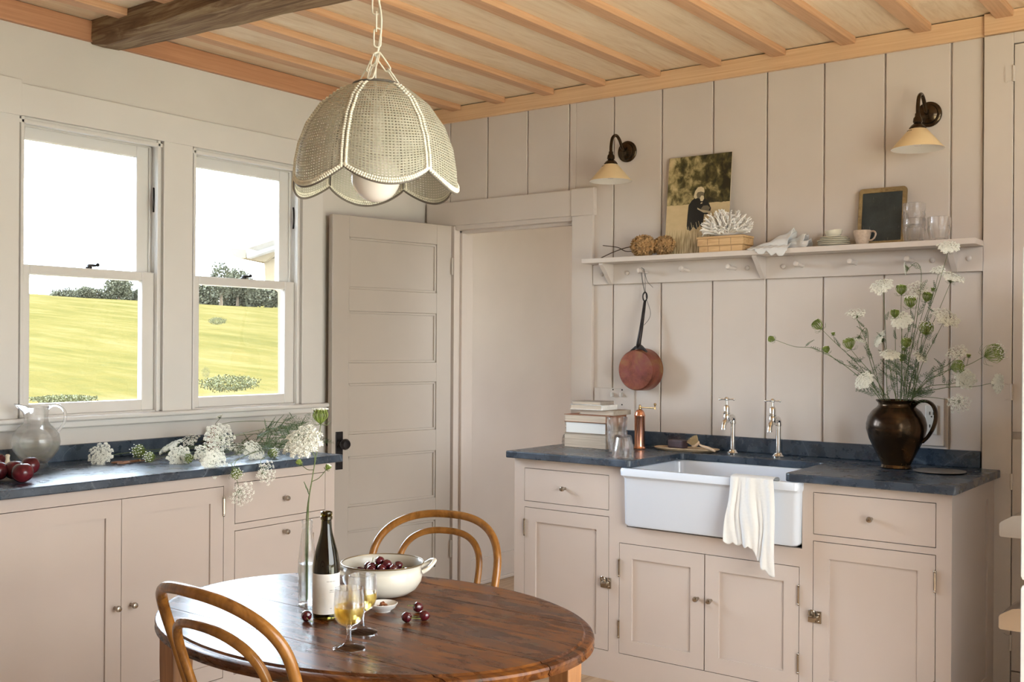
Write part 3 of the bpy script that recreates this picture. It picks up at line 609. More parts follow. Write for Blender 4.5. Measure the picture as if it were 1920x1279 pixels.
# ---- taps
def tap(loc, label):
    t = thing('pillar_tap', label, 'tap', loc, 0, 'nickel pillar taps')
    s = MB(); s.lathe([(0, 0), (.024, 0), (.025, .005), (.019, .010), (.017, .016), (.011, .019), (.0105, .13), (.014, .132), (.014, .138), (.0105, .14), (.0105, .148)], (0, 0, 0), 24)
    s.build('pipe', M_chrome, t, True)
    s = MB(); s.tube(smoothpath([(0, 0, .136), (0, -.001, .150), (0, -.012, .160), (0, -.03, .160), (0, -.052, .152)], 5), [.0125]*12+[.012]*9, 14)
    s.lathe([(0, 0), (.014, 0), (.014, .012), (0, .012)], (0, 0, 0), 8, Matrix.Translation((0, -.030, .160)) @ Matrix.Rotation(PI/2+.15, 4, 'X'))
    s.build('elbow', M_chrome, t, True)
    s = MB(); s.lathe([(0, -.02), (.010, -.018), (.015, -.006), (.016, .008), (.012, .016), (.016, .019), (.016, .022), (.013, .024), (.0135, .048), (.010, .053), (.006, .056), (.0055, .078), (0, .079)], (0, -.062, .158), 20)
    s.tube(smoothpath([(0, -.062, .150), (0, -.078, .142), (0, -.088, .126), (0, -.090, .110)], 5), [.0125, .0125, .012, .012, .012, .0115, .011, .011, .010, .010, .010, .010, .0105, .0115, .012, .012], 14)
    s.build('tap_body', M_chrome, t, True)
    s = MB(); c = Vector((0, -.062, .158+.079))
    s.lathe([(0, -.004), (.008, -.003), (.010, .003), (.007, .009), (0, .011)], c, 16)
    for a in (.5, .5+PI/2, .5+PI, .5+1.5*PI):
        dv = Vector((math.cos(a), math.sin(a), 0)); s.tube([c+dv*.005, c+dv*.016, c+dv*.022, c+dv*.028], [.004, .0028, .004, .0035], 8); s.ball(c+dv*.029, .0055, 10, 8)
    s.build('cross_handle', M_chrome, t, True)
    return t
tap((1.886, -.125, CH), 'nickel pillar tap with cross handle, the one nearer the scrubbing brush')
tap((2.092, -.125, CH), 'nickel pillar tap with cross handle, the one nearer the bronze jug')
# ================================================================== SHELF
shf = thing('peg_shelf', 'long painted wall shelf with scrolled brackets and a row of pegs', 'shelf', (1.10, 0, 1.67))
MB().box(.012, 1.767, -.14, -.001, .095, .117, .002).build('shelf_board', M_wall, shf)
MB().box(0, 1.765, -.02, -.001, 0, .095, .002).build('back_rail', M_wall, shf)
for x in (1.205, 1.975, 2.765):
    x -= 1.10; poly = [(-.02, .0), (-.026, .0)]
    for k_ in range(15):
        t_ = k_/14; poly.append((-.03-.088*t_-.012*math.sin(2*PI*t_), .004+.083*t_+.010*math.sin(2*PI*t_)))
    poly += [(-.118, .095), (-.02, .095)]
    MB().prism(poly, x-.011, x+.011).build('bracket', M_wall, shf, bev=.001)
for x in (1.395, 1.612, 1.841, 2.149, 2.376, 2.602):
    s = MB(); Mx = Matrix.Translation((x-1.10, -.02, .050)) @ Matrix.Rotation(PI/2-.06, 4, 'X')
    s.lathe([(0, 0), (.009, 0), (.008, .01), (.006, .045), (.006, .052), (.011, .058), (.0125, .066), (.010, .074), (0, .078)], (0, 0, 0), 16, Mx); s.build('peg', M_wall, shf, True)
for x in (1.152, 1.292, 1.900, 2.066, 2.680, 2.815):
    s = MB(); Mx = Matrix.Translation((x-1.10, -.02, .050)) @ Matrix.Rotation(PI/2, 4, 'X')
    s.lathe([(0, -.002), (.011, -.002), (.010, .005), (.005, .009), (0, .0095)], (0, 0, 0), 14, Mx); s.build('button_plug', M_wall, shf, True)
# ---- sconces
def sconce(x, label):
    t = thing('wall_sconce', label, 'wall lamp', (x, 0, 2.297), 0, 'swan neck wall lamps')
    s = MB(); Mx = Matrix.Rotation(PI/2, 4, 'X'); s.lathe([(0, 0), (.050, 0), (.050, .007), (.045, .012), (.038, .013), (.036, .020), (.026, .026), (.012, .030), (0, .031)], (0, 0, 0), 36, Mx); s.build('backplate', M_brass_d, t, True)
    s = MB(); s.tube(smoothpath([(0, -.026, 0), (0, -.05, .012), (0, -.075, .045), (0, -.105, .060), (0, -.135, .045), (0, -.148, .010), (0, -.150, -.025)], 6), .0075, 12); s.build('arm', M_brass_d, t, True)
    s = MB(); s.lathe([(0, .0), (.010, .0), (.011, -.012), (.016, -.018), (.018, -.032), (.014, -.038), (.026, -.048), (.032, -.056), (.030, -.060), (0, -.058)], (0, -.150, -.022), 24); s.build('lamp_holder', M_brass_d, t, True)
    s = MB(); s.mat(M_shadecream).lathe([(.027, -.058), (.034, -.062), (.096, -.134), (.098, -.137)], (0, -.150, -.022), 40)
    s.mat(M_shadein).lathe([(.098, -.137), (.095, -.136), (.033, -.065), (.026, -.060)], (0, -.150, -.022), 40)
    s.mat(M_blackm)
    for a in (-.25, 0, .25): s.ball((.040*math.sin(a-.6), -.150-.040*math.cos(a-.6), -.022-.069), .0022, 6, 5)
    s.build('lamp_shade', None, t, True)
    s = MB(); s.lathe([(0, -.06), (.014, -.06), (.014, -.08), (.022, -.098), (.022, -.110), (.012, -.124), (0, -.127)], (0, -.150, -.022), 20); s.build('bulb', M_bulb, t, True)
sconce(1.278, 'swan neck bronze wall lamp with cream cone shade, nearer the doorway')
sconce(2.658, 'swan neck bronze wall lamp with cream cone shade, above the writing slate')
# ================================================================== PANTRY, FRIDGE
t = thing('pantry_cabinet', 'tall built-in painted pantry cupboard with ornate painted hinges right of the shelf', 'cupboard', (2.866, 0, 0))
q = MB(); q.box(0, .104, -.022, -.001, 0, 2.564, .002); q.box(.104, 1.7, -.022, -.001, 2.522, 2.564, .002); q.build('frame', M_wall, t)
for z0, z1, hz in ((1.062, 2.518, (2.408, 1.211)), (.165, 1.035, (.874, .27)), (.02, .160, ())):
    o = MB().box(.107, .75, -.021, -.002, z0, z1, .002).build('door', M_wall, t)
    for z in hz:
        h = MB(); h.tube([(.1055, -.026, z-.03), (.1055, -.026, z+.03)], .005, 8)
        pl_ = [(.0, -.026), (-.014, -.026), (-.022, -.032), (-.032, -.024), (-.026, -.012), (-.036, .0), (-.026, .012), (-.032, .024), (-.022, .032), (-.014, .026), (0, .026)]
        h.prism([(.104+a, z+b_) for a, b_ in pl_], -.0255, -.022, 'XZ')
        h.build('hinge', M_wall, o, 30)
        s = MB()
t = thing('refrigerator', 'white enamel refrigerator at the right edge with two chrome handles', 'refrigerator', (3.2155, -1.075, 0))
q = MB(); q.box(.05, .70, .004, .60, .04, 1.67, .01); q.build('body', M_fridge, t)
for z0, z1, hz in ((.716, 1.67, .86), (.08, .704, .595)):
    o = MB().box(0, .055, 0, .604, z0, z1, .012).build('door', M_fridge, t)
    h = MB(); up = 1 if hz > .7 else 1
    pr = [(0, hz+.040), (-.022, hz+.036), (-.042, hz+.024), (-.054, hz+.016), (-.058, hz+.010), (-.058, hz-.022), (-.054, hz-.026), (0, hz-.026)]
    A = [h.v((x, .012, z)) for x, z in pr]; B = [h.v((x, .20, z)) for x, z in pr]; n_ = len(pr)
    for i in range(n_): h.face([A[i], B[i], B[(i+1) % n_], A[(i+1) % n_]])
    h.face(A); h.face(B[::-1]); h.build('handle', M_chrome, o, 30)
# ================================================================== PENDANT
pc = atd(704, 500, 2.55); pc.z = 0
pe_ = thing('pendant_lamp', 'scalloped woven cane pendant lamp in cream hanging on a chain over the table', 'pendant lamp', (pc.x, pc.y, 1.735))
tc_ = math.atan2(CAM.y-pc.y, CAM.x-pc.x); a0 = tc_+math.radians(8)+PI/6
def prof(t):   # t 0 top .. 1 rim; returns r, z (local)
    T = [(0, .055, .260), (.08, .085, .248), (.2, .130, .2115), (.4, .1665, .159), (.58, .186, .1075), (.78, .1945, .055), (.92, .1965, .019), (1.0, .1965, .0)]
    for (ta, ra, za), (tb, rb, zb) in zip(T[:-1], T[1:]):
        if t <= tb: u = (t-ta)/(tb-ta); return ra+(rb-ra)*u, za+(zb-za)*u
    return T[-1][1:]
def shade_pt(a, t, dr=0):
    ph = ((a-a0)/(PI/3)) % 1; sc = abs(math.sin(PI*ph)); r, z = prof(t)
    z -= 0; edge = .044*(1-sc**.9)*t**3; r = r*(1-.035*(1-sc)**2*min(1, t*2))+dr
    return Vector((r*math.cos(a), r*math.sin(a), z+edge*(.9)))
for k in range(6):
    s = MB(); s.grid([[shade_pt(a0+(k+i/24)*PI/3, j/40) for j in range(41)] for i in range(25)], uv=True)
    for f_ in s.bm.faces:
        for l in f_.loops: l[s.uv].uv.x = l[s.uv].uv.x/6+k/6
    s.build('cane_panel', M_cane, pe_, True)
    s = MB()
    for j in range(2, 44):
        t_ = j/44
        for sd in (-1, 1):
            r_ = prof(t_)[0]; p0 = shade_pt(a0+k*PI/3+sd*.0035/r_, t_, .002); p1 = shade_pt(a0+k*PI/3+sd*.0075/r_, t_+.010, .0022)
            s.ball((p0+p1)/2, .0042, 6, 5, (1, 1, .72))
    s.build('seam_lacing', M_lacing, pe_, True)
s = MB()
for i in range(228):
    a = a0+2*PI*i/228
    for tt in (.968, .995): s.ball(shade_pt(a+(tt < .98)*.012, tt, .002), .0036, 6, 5, (1, 1, .9))
s.build('rim_lacing', M_lacing, pe_, True)
s = MB(); s.tube([shade_pt(a0+2*PI*i/180, 1.0)+Vector((0, 0, -.003)) for i in range(180)], .0026, 8, True)
for k in range(6): s.tube([shade_pt(a0+k*PI/3, .05+.95*j/24, -.004) for j in range(25)], .0022, 6)
s.tube([(.056*math.cos(2*PI*i/24), .056*math.sin(2*PI*i/24), .262) for i in range(24)], .003, 6, True); s.build('frame', M_shadewire, pe_, True)
s = MB(); s.ball((0, 0, .040), .0590, 36, 24); s.lathe([(.02, .090), (.018, .115), (.014, .13), (0, .13)], (0, 0, 0), 20); s.build('globe_bulb', M_bulb, pe_, True)
s = MB(); s.lathe([(0, .125), (.017, .125), (.018, .15), (.016, .21), (.01, .225), (0, .225)], (0, 0, 0), 20)
for k in range(3):
    a = tc_+.6+k*2*PI/3; s.tube([(0, 0, .215), (.055*math.cos(a), .055*math.sin(a), .26)], .002, 6)
s.build('lamp_socket', M_lacing, pe_, True)
def link(mb, c, up, side, L, W_, r):
    up = up.normalized(); side = (side-up*side.dot(up)).normalized(); pts = []
    for i in range(16):
        a = 2*PI*i/16; ca, sa = math.cos(a), math.sin(a)
        pts.append(c+side*(W_/2*ca)+up*((L-W_)/2*(1 if sa > 0 else -1 if sa < 0 else 0)*min(1, abs(sa)*3)+W_/2*sa))
    mb.tube(pts, r, 7, True)
s = MB(); z = 2.625-1.735; k = 0; top = .335
camR = Vector((math.cos(tc_+PI/2), math.sin(tc_+PI/2), 0)); camF = Vector((math.cos(tc_), math.sin(tc_), 0))
while z > top+.02: link(s, Vector((.004*math.sin(k), 0, z)), Up, camR if k % 2 else camF, .046, .017, .0021); z -= .0395; k += 1
for kk in range(3):
    a = tc_+PI*.5+.25+kk*2*PI/3; P0 = Vector((0, 0, top+.005)); P1 = Vector((.058*math.cos(a), .058*math.sin(a), .264)); dv = (P0-P1)
    for i in range(2): link(s, P1+dv*(i*.48+.26), dv, camR if (i+kk) % 2 else Up.cross(dv), .052, .015, .0019)
s.build('chain', M_chain, pe_, True)
s = MB(); s.tube(smoothpath([(0, 0, .22), (-.004, 0, .30), (.009, .006, .42), (-.009, -.006, .55), (.010, .004, .68), (-.006, 0, .80), (0, 0, .885)], 8), .0026, 8); s.build('cord', M_chain, pe_, True)
s = MB(); s.lathe([(0, .915), (.05, .915), (.048, .902), (.03, .888), (0, .884)], (0, 0, 0), 28); s.build('ceiling_rose', M_lacing, pe_, True)
# ================================================================== TABLE
TC = Vector((2.106, -2.546, 0)); TA, TB = .565, .430
tb = thing('oval_table', 'worn oval wooden table with planked top and moulded edge', 'table', (TC.x, TC.y, 0))
s = MB(); ys = [-.4299, -.2535, -.056, .018+.16-.178+.0, .225, .326, .4299]
ys = [-.4299, -.2535, -.056, .2295, .325, .4299]
LV = [(0, TZ-.026, 0), (.004, TZ-.022, 0), (.0, TZ-.012, 0), (.002, TZ-.007, 0), (.008, TZ-.004, 0), (.020, TZ-.004, 0), (.024, TZ, 0)]
for ya, yb in zip(ys[:-1], ys[1:]):
    g = .0012; rings = []
    for ins, z, _ in LV:
        a, b_ = TA-ins, TB-ins; y0_ = max(-b_+1e-4, ya+g) if ya > -.42 else -b_+1e-4; y1_ = min(b_-1e-4, yb-g) if yb < .42 else b_-1e-4
        N = 16; ring = [(a*math.sqrt(max(0, 1-(y/b_)**2)), y, z) for y in [y0_+(y1_-y0_)*(.5-.5*math.cos(PI*i/N)) for i in range(N+1)]]
        ring += [(-x, y, z) for x, y, z in reversed(ring)]; rings.append(ring)
    V = s.grid(rings, False, True); s.face(V[0][::-1]); s.face(V[-1])
s.build('tabletop', M_table, tb, 30)
s = MB(); ax, ay = .385, .255
s.box(-ax, ax, -ay-.01, -ay+.012, .655, TZ-.027); s.box(-ax, ax, ay-.012, ay+.01, .655, TZ-.027); s.box(-ax-.01, -ax+.012, -ay, ay, .655, TZ-.027); s.box(ax-.012, ax+.01, -ay, ay, .655, TZ-.027)
s.build('apron', M_tableleg, tb)
for sx_ in (-1, 1):
    for sy_ in (-1, 1):
        s = MB(); cx_, cy_ = sx_*ax, sy_*ay; s.grid([[(cx_+u*h_, cy_+v_*h_, z) for u, v_ in ((-1, -1), (1, -1), (1, 1), (-1, 1))] for z, h_ in ((TZ-.027, .028), (.62, .028), (.0, .018))], False, True)
        s.bm.faces.ensure_lookup_table(); s.build('leg', M_tableleg, tb, bev=.003)
# ================================================================== CHAIRS
def hoop(x, y, h, a, zt, tilt, nar, b_, p, ar, zs=.45, n=28, grow=0):
    u = []; v_ = []; L = (zt-.45)/math.cos(tilt); v0 = L-ar; lo = (zs-.45)/math.cos(tilt)
    for i in range(12): t_ = i/12; u.append(-(a-nar*(1-t_)**1.6)); v_.append(lo+(v0-lo)*t_)
    for i in range(n+1):
        th = PI*(i+1e-3)/(n+.01); c_, s_ = math.cos(th), max(0, math.sin(th)); u.append(-a*math.copysign(abs(c_)**p, c_)); v_.append(v0+ar*s_**p)
    for i in range(11, -1, -1): t_ = i/12; u.append(a-nar*(1-t_)**1.6); v_.append(lo+(v0-lo)*t_)
    fx, fy = -math.sin(h), math.cos(h); rx, ry = math.cos(h), math.sin(h); out = []
    for U_, V_ in zip(u, v_): k = V_*math.sin(tilt)-b_*(U_/a)**2; out.append(Vector((x+U_*rx-k*fx, y+U_*ry-k*fy, .45+V_*math.cos(tilt))))
    return out
def chair(label, x, y, h, a, zt, tilt, nar, b_, p, ar, ia, iar, izt):
    t = thing('bentwood_chair', label, 'chair', (x, y, 0), h, 'bentwood chairs at the table')
    L = lambda **k: None
    args = dict(x=0, y=0, h=0, a=a, zt=zt, tilt=tilt, nar=nar, b_=b_, p=p, ar=ar)
    P = hoop(zs=.40, **args)
    # outer hoop carries on down as the rear legs
    lft = [Vector((P[0].x*1.0, P[0].y-.01, .30)), Vector((P[0].x*1.08, P[0].y-.05, .0))]; rgt = [Vector((-q.x, q.y, q.z)) for q in lft]
    pts = smoothpath([lft[1], lft[0]]+P[::1], 2)[:-1]+smoothpath([P[-1], rgt[0], rgt[1]], 3)
    n_ = len(pts); rr_ = [.0115+.0025*math.sin(PI*min(1, max(0, (q.z-.0)/.6))) for q in pts]
    s = MB(); s.tube(pts, rr_, 14); s.build('outer_hoop', M_chair, t, True)
    s = MB(); s.tube(hoop(0, 0, 0, ia, izt, tilt, nar*.7, b_*(ia/a)**2, p, iar, zs=.44), .0098, 12); s.build('inner_hoop', M_chair, t, True)
    cy_ = b_+.185; s = MB(); R = .195
    s.tube([(R*math.cos(2*PI*i/40), cy_+R*math.sin(2*PI*i/40), .445) for i in range(40)], .016, 10, True); s.build('seat_ring', M_chair, t, True)
    s = MB(); s.lathe([(0, .450), (R-.01, .452), (R-.01, .446), (0, .444)], (0, cy_, 0), 40); s.build('seat', M_cane_seat, t, True)
    for sx_ in (-1, 1):
        s = MB(); s.tube(smoothpath([(sx_*.135, cy_+.13, .44), (sx_*.145, cy_+.15, .30), (sx_*.165, cy_+.175, 0)], 6), [.016-.005*i/12 for i in range(13)], 12); s.build('leg', M_chair, t, True)
    s = MB(); s.tube([(.155*math.cos(2*PI*i/36), cy_+.155*math.sin(2*PI*i/36), .235) for i in range(36)], .0085, 8, True); s.build('leg_ring', M_chair, t, True)
    return t
chair('varnished bentwood chair in the near left foreground, its hoop back overlapping the tabletop', 2.218, -2.962, -.042, .192, .914, .342, .043, .047, .853, .135, .135, .105, .845)
chair('varnished bentwood chair behind the table in front of the open door', 1.843, -2.035, 3.334, .209, .870, .261, .041, .059, .764, .148, .135, .110, .823)
# ================================================================== THINGS ON THE TABLE
def glass_obj(name, label, cat, loc, prof_, mat=None, seg=40, group=None, rot=None):
    s = MB(); s.lathe(prof_, (0, 0, 0), seg); o = s.build(name, mat or M_glass, None, 35); o.location = loc
    return tag(o, label, cat, group)
bp = at(611, 1158, 'Z', TZ)
bt = thing('wine_bottle', 'dark green wine bottle with a white paper label on the table', 'bottle', bp)
s = MB(); out = [(0, .004), (.026, .0), (.030, .003), (.031, .010), (.031, .118), (.0295, .135), (.0255, .155), (.019, .178), (.0145, .195), (.0122, .210), (.0115, .226), (.0135, .228), (.0138, .234), (.0118, .236), (.0135, .239), (.0132, .245), (.0100, .246)]
inn = [(.0090, .240), (.0092, .21), (.012, .193), (.0225, .155), (.0282, .118), (.0282, .014), (.02, .010), (0, .014)]
s.lathe(out+inn, (0, 0, 0), 48); s.build('bottle_glass', M_bottle, bt, 40)
s = MB(); s.lathe([(.0313, .014), (.0315, .015), (.0315, .105), (.0313, .106)], (0, 0, 0), 48); lb = s.build('label', M_label, bt, True)
va = math.atan2(CAM.y-bp.y, CAM.x-bp.x)
for z, a_, b_, h_ in ((.0885, .05, .75, .0014), (.068, .28, .58, .0018), (.064, .25, .62, .0012), (.027, .30, .44, .0014)):
    s = MB(); rows = []; rr_ = R_.random(); n_ = int((b_-a_)/.035); j = 0
    for i in range(n_):
        if i % 6 == 5: continue
        a1 = va+a_+(b_-a_)*i/n_; a2 = a1+.022
        s.grid([[(.03162*math.cos(q), .03162*math.sin(q), z), (.03162*math.cos(q), .03162*math.sin(q), z+h_)] for q in (a1, a2)])
    o = s.build('label_print', M_ink, lb)
def wineglass(loc, label, r=1.0):
    t = thing('wine_glass', label, 'wine glass', loc, 0, 'stemmed glasses of cider')
    s = MB(); o_ = [(0, 0), (.033, 0), (.0342, .0018), (.030, .004), (.014, .009), (.0068, .014), (.0050, .024), (.0048, .040), (.0070, .046), (.018, .051), (.027, .060), (.0318, .074), (.0322, .090), (.0300, .126), (.0288, .1265)]
    i_ = [(.0285, .125), (.0306, .090), (.0303, .075), (.0258, .062), (.0170, .0535), (0, .0515)]
    s.lathe(o_+i_, (0, 0, 0), 40); s.build('glass_body', M_glass, t, 50)
    s = MB(); s.lathe([(0, .0519), (.0168, .0539), (.0255, .0622), (.0300, .075), (.0303, .0885), (0, .0885)], (0, 0, 0), 40); s.build('cider', M_wine, t, 50)
    return t
wineglass(at(654, 1216, 'Z', TZ), 'short stemmed glass of golden cider, the nearer one to the table edge')
wineglass(at(679, 1186, 'Z', TZ), 'short stemmed glass of golden cider, the one behind, closer to the cherry pot')
vp = at(575, 1132, 'Z', TZ)
bv = thing('bud_vase', 'slim clear hammered glass bottle vase holding two wildflower stems on the table', 'vase', vp)
s = MB(); rows = []
pr = [(0, .003), (.019, .0), (.0205, .003), (.0212, .02), (.0215, .06), (.021, .10), (.0185, .135), (.0150, .165), (.0125, .180), (.0122, .184), (.0135, .187), (.0125, .190), (.0128, .196), (.0138, .200), (.0128, .204)]
for i, (r_, z) in enumerate(pr): rows.append([(r_*(1+(.035*math.cos(8*2*PI*k/48+(j_ := 0)) if .01 < z < .13 else 0))*math.cos(2*PI*k/48), r_*(1+(.035*math.cos(8*2*PI*k/48) if .01 < z < .13 else 0))*math.sin(2*PI*k/48), z) for k in range(48)])
rows += [[(r_*math.cos(2*PI*k/48), r_*math.sin(2*PI*k/48), z) for k in range(48)] for r_, z in ((.0112, .203), (.0108, .182), (.0165, .135), (.0188, .10), (.0192, .06), (.0186, .010), (.001, .008))]
s.grid(rows, False, True); s.build('vase_glass', M_glass, bv, 50)
s = MB(); s.lathe([(0, .009), (.0182, .011), (.0188, .06), (.0184, .098), (0, .098)], (0, 0, 0), 40); s.build('water', M_water, bv, 50)
# enamel pot of cherries
pp = at(717, 1113, 'Z', TZ)
pt = thing('enamel_pot', 'cream enamel two handled pot full of cherries on the table', 'pot', pp)
s = MB(); o_ = [(0, 0), (.055, 0), (.072, .004), (.088, .016), (.099, .034), (.1015, .048), (.099, .062), (.0985, .070), (.1045, .079)]; i_ = [(.1015, .080), (.095, .070), (.0965, .050), (.094, .034), (.083, .018), (.06, .007), (0, .006)]
s.mat(M_cream).lathe(o_, (0, 0, 0), 56); s.mat(M_bowlin).lathe([o_[-1]]+i_, (0, 0, 0), 56); s.build('pot_body', None, pt, 50)
s = MB(); s.tube([(.1042*math.cos(2*PI*i/64), .1042*math.sin(2*PI*i/64), .0802) for i in range(64)], .0019, 8, True); s.build('rim', M_rim, pt, True)
ha = math.atan2(Rt.y, Rt.x)+.18
for sg in (0, PI):
    s = MB(); M_ = Matrix.Rotation(ha+sg, 3, 'Z')
    pts = [M_ @ Vector(p) for p in ((.098, -.034, .058), (.112, -.033, .066), (.126, -.022, .077), (.133, 0, .081), (.126, .022, .077), (.112, .033, .066), (.098, .034, .058))]
    s.tube(smoothpath(pts, 5), .0052, 10); s.build('handle', M_cream, pt, True)
# cherries: one with its stalk, then copies
ch0 = MB(); ch0.lathe([(0, -.0118), (.006, -.0107), (.0108, -.005), (.0122, .001), (.0108, .0075), (.006, .0108), (.002, .0100), (0, .0088)], (0, 0, 0), 18)
chm = ch0.build('cherry', M_cherry, None, True)
stk = MB(); stk.tube(smoothpath([(0, 0, .0095), (.002, .001, .020), (.008, .003, .032)], 4), [.0008]*8+[.0014], 6).build('stalk', M_nest, chm, True)
first = [True]
def cherry(p, rot, label, group, stalk=True):
    if first[0]: o = chm; first[0] = False
    else:
        o = chm.copy(); col.objects.link(o)
        if stalk:
            c_ = chm.children[0].copy(); col.objects.link(c_); c_.parent = o
    o.location = p; o.rotation_euler = rot; return tag(o, label, 'cherry', group)
for px_, py_, rot, lb_ in ((574, 1164, (1.9, 0, 1.0), 'single dark cherry lying left of the wine bottle on the tabletop'), (762, 1167, (1.7, .2, 1.9), 'dark cherry on the tabletop nearest the small white dish'), (784, 1148, (1.2, .5, -.6), 'blackish cherry at the back of the touching pair on the tabletop'), (796, 1164, (1.8, 0, -1.2), 'dark red cherry at the front of the touching pair on the tabletop')):
    q = at(px_, py_, 'Z', TZ); cherry((q.x, q.y, TZ+.0122), rot, lb_, None)
k = 0
for z, rad, n_ in ((.036, .070, 15), (.052, .068, 14), (.066, .045, 9), (.079, .016, 2)):
    for i in range(n_):
        a = 2*PI*i/n_+z*40; r_ = rad*(1 if i % 2 else .62)*(.9+.12*R_.random())
        cherry((pp.x+r_*math.cos(a), pp.y+r_*math.sin(a), pp.z+z+R_.uniform(-.003, .003)), (R_.uniform(0, 2), R_.uniform(0, 1.5), R_.uniform(0, 6)), 'dark cherry heaped inside the cream enamel pot', 'cherries in the enamel pot', k % 3 == 0 or z > .07); k += 1
dp = at(718, 1146, 'Z', TZ)
ds = MB(); ds.lathe([(0, 0), (.018, 0), (.019, .003), (.029, .009), (.035, .019), (.0335, .020), (.026, .010), (.016, .0055), (0, .005)], (0, 0, 0), 36); o = ds.build('small_dish', M_white, None, 50); o.location = dp; tag(o, 'small white dish holding cherry pits in front of the enamel pot', 'dish')
pm = MB(); pm.ball((0, 0, 0), .0052, 10, 8, (1, .8, .8)); pm0 = pm.build('cherry_pit', plain('chewed_pit', (.22, .07, .02), .4, 0, .4, 90, .4), None, True)
for i in range(9):
    o = pm0 if i == 0 else pm0.copy()
    if i: col.objects.link(o)
    a = i*2.4; r_ = .0016*(i+1); o.location = (dp.x+r_*math.cos(a), dp.y+r_*math.sin(a), dp.z+.0105+.003*(i < 4)+(.0045 if i < 3 else 0)); o.rotation_euler = (i, i*2, i*.5)
    tag(o, 'reddish brown cherry pit in the small white dish', 'cherry pit', 'cherry pits in the dish')
# ================================================================== SINK COUNTER THINGS
BM = book_mats()
def book(x0, x1, y0, y1, z0, z1, rz, cover, pages, label, group=None, spine='x1'):
    t = thing('book', label, 'book', ((x0+x1)/2, (y0+y1)/2, z0), rz, group); hx, hy, h = (x1-x0)/2, (y1-y0)/2, z1-z0; ct = .0022
    s = MB(); s.box(-hx, hx, -hy, hy, 0, ct, .0006); s.box(-hx, hx, -hy, hy, h-ct, h, .0006); s.box(hx-.003, hx+.002, -hy, hy, 0, h, .0015); s.build('cover', cover, t)
    MB().box(-hx+.004, hx-.003, -hy+.004, hy-.004, ct, h-ct).build('pages', pages, t); return t
bz = [.915, .979, 1.030, 1.064, 1.0855, 1.109, 1.1245]
lbs = ['thick book with rough brown page edges at the bottom of the counter pile', 'bright white paged book second from the bottom of the counter pile', 'thin cream paged book in the counter pile directly above the white one',
       'reddish brown book in the counter pile, shifted toward the wall', 'book with dark brown spine second from the top of the counter pile', 'thin small book on top of the counter pile']
XX = [(1.138, 1.365, -.32, -.14, .0), (1.143, 1.362, -.315, -.15, 0), (1.140, 1.368, -.32, -.15, -.01), (1.200, 1.388, -.285, -.145, -.05), (1.160, 1.335, -.300, -.175, -.03), (1.170, 1.322, -.300, -.185, .04)]
for i in range(6):
    x0, x1, y0, y1, rz = XX[i]; book(x0, x1, y0, y1, bz[i]+.0002, bz[i+1], rz, BM[i], M_pagesw if i == 1 else M_pages, lbs[i], None)
def tumbler_mesh(hh=.092, r1=.043, r0=.031):
    s = MB(); N = 72
    def ring(r_, z, fac): return [(r_*(1+fac*(1-abs(math.sin(4.5*2*PI*k/N))))*math.cos(2*PI*k/N), r_*(1+fac*(1-abs(math.sin(4.5*2*PI*k/N))))*math.sin(2*PI*k/N), z) for k in range(N)]
    rows = [ring(.001, .003, 0), ring(r0*.9, 0, 0), ring(r0, .003, .08), ring(r0+.003, hh*.30, .11), ring(r0+.0065, hh*.50, .12), ring(r1-.004, hh*.62, .06), ring(r1-.001, hh*.68, 0), ring(r1, hh*.98, 0), ring(r1-.001, hh, 0),
            ring(r1-.0025, hh*.99, 0), ring(r1-.003, hh*.68, 0), ring(r0+.0055, hh*.50, .0), ring(r0-.001, hh*.28, 0), ring(r0-.004, .010, 0), ring(.001, .008, 0)]
    s.grid(rows, False, True); return s.build('tumbler', M_glass, None, 50)
def tumbler(src, loc, label, flip=False, group=None):
    o = src[0] if src[1] else src[0].copy()
    if not src[1]: col.objects.link(o)
    src[1] = False; o.location = loc
    if flip: o.rotation_euler = (PI, 0, .3)
    return tag(o, label, 'glass', group)
T1 = [tumbler_mesh(.092, .046, .033), True]
tumbler(T1, (1.457, -.375, CH), 'clear faceted tumbler on the counter beside the books, lower of the stacked pair')
tumbler(T1, (1.457, -.375, CH+.060), 'clear faceted tumbler on the counter beside the books, upper of the stacked pair')
tumbler(T1, (1.600, -.56, CH+.0925), 'clear faceted tumbler standing upside down on the counter corner by the sink', True)
T2 = [tumbler_mesh(.092, .043, .033), True]
tumbler(T2, (2.628, -.085, SH), 'clear faceted tumbler on the shelf by the slate, lower of the stacked pair')
tumbler(T2, (2.628, -.085, SH+.060), 'clear faceted tumbler on the shelf by the slate, upper of the stacked pair')
tumbler(T2, (2.722, -.085, SH), 'clear faceted tumbler standing alone at the right end of the shelf')
s = MB(); s.lathe([(0, 0), (.024, 0), (.028, .01), (.027, .03), (.022, .045), (.010, .055), (.009, .075), (.013, .078), (.012, .082), (.006, .083), (.006, .086), (.014, .095), (.015, .105), (.008, .115), (0, .118)], (0, 0, 0), 10)
o = s.build('glass_decanter', M_glass, None, 10); o.location = (1.105, -.235, CH); tag(o, 'small cut glass decanter with stopper half hidden behind the book pile', 'decanter')
t = thing('pepper_mill', 'polished copper pepper mill with a brass crank arm', 'pepper mill', (1.4635, -.19, CH))
s = MB(); s.lathe([(0, 0), (.0265, 0), (.0275, .004), (.024, .010), (.0232, .016), (.0232, .145), (.0245, .147), (.0245, .152), (.0225, .155), (.021, .163), (.015, .173), (.006, .178), (0, .179)], (0, 0, 0), 40); s.build('mill_body', M_copperm, t, 40)
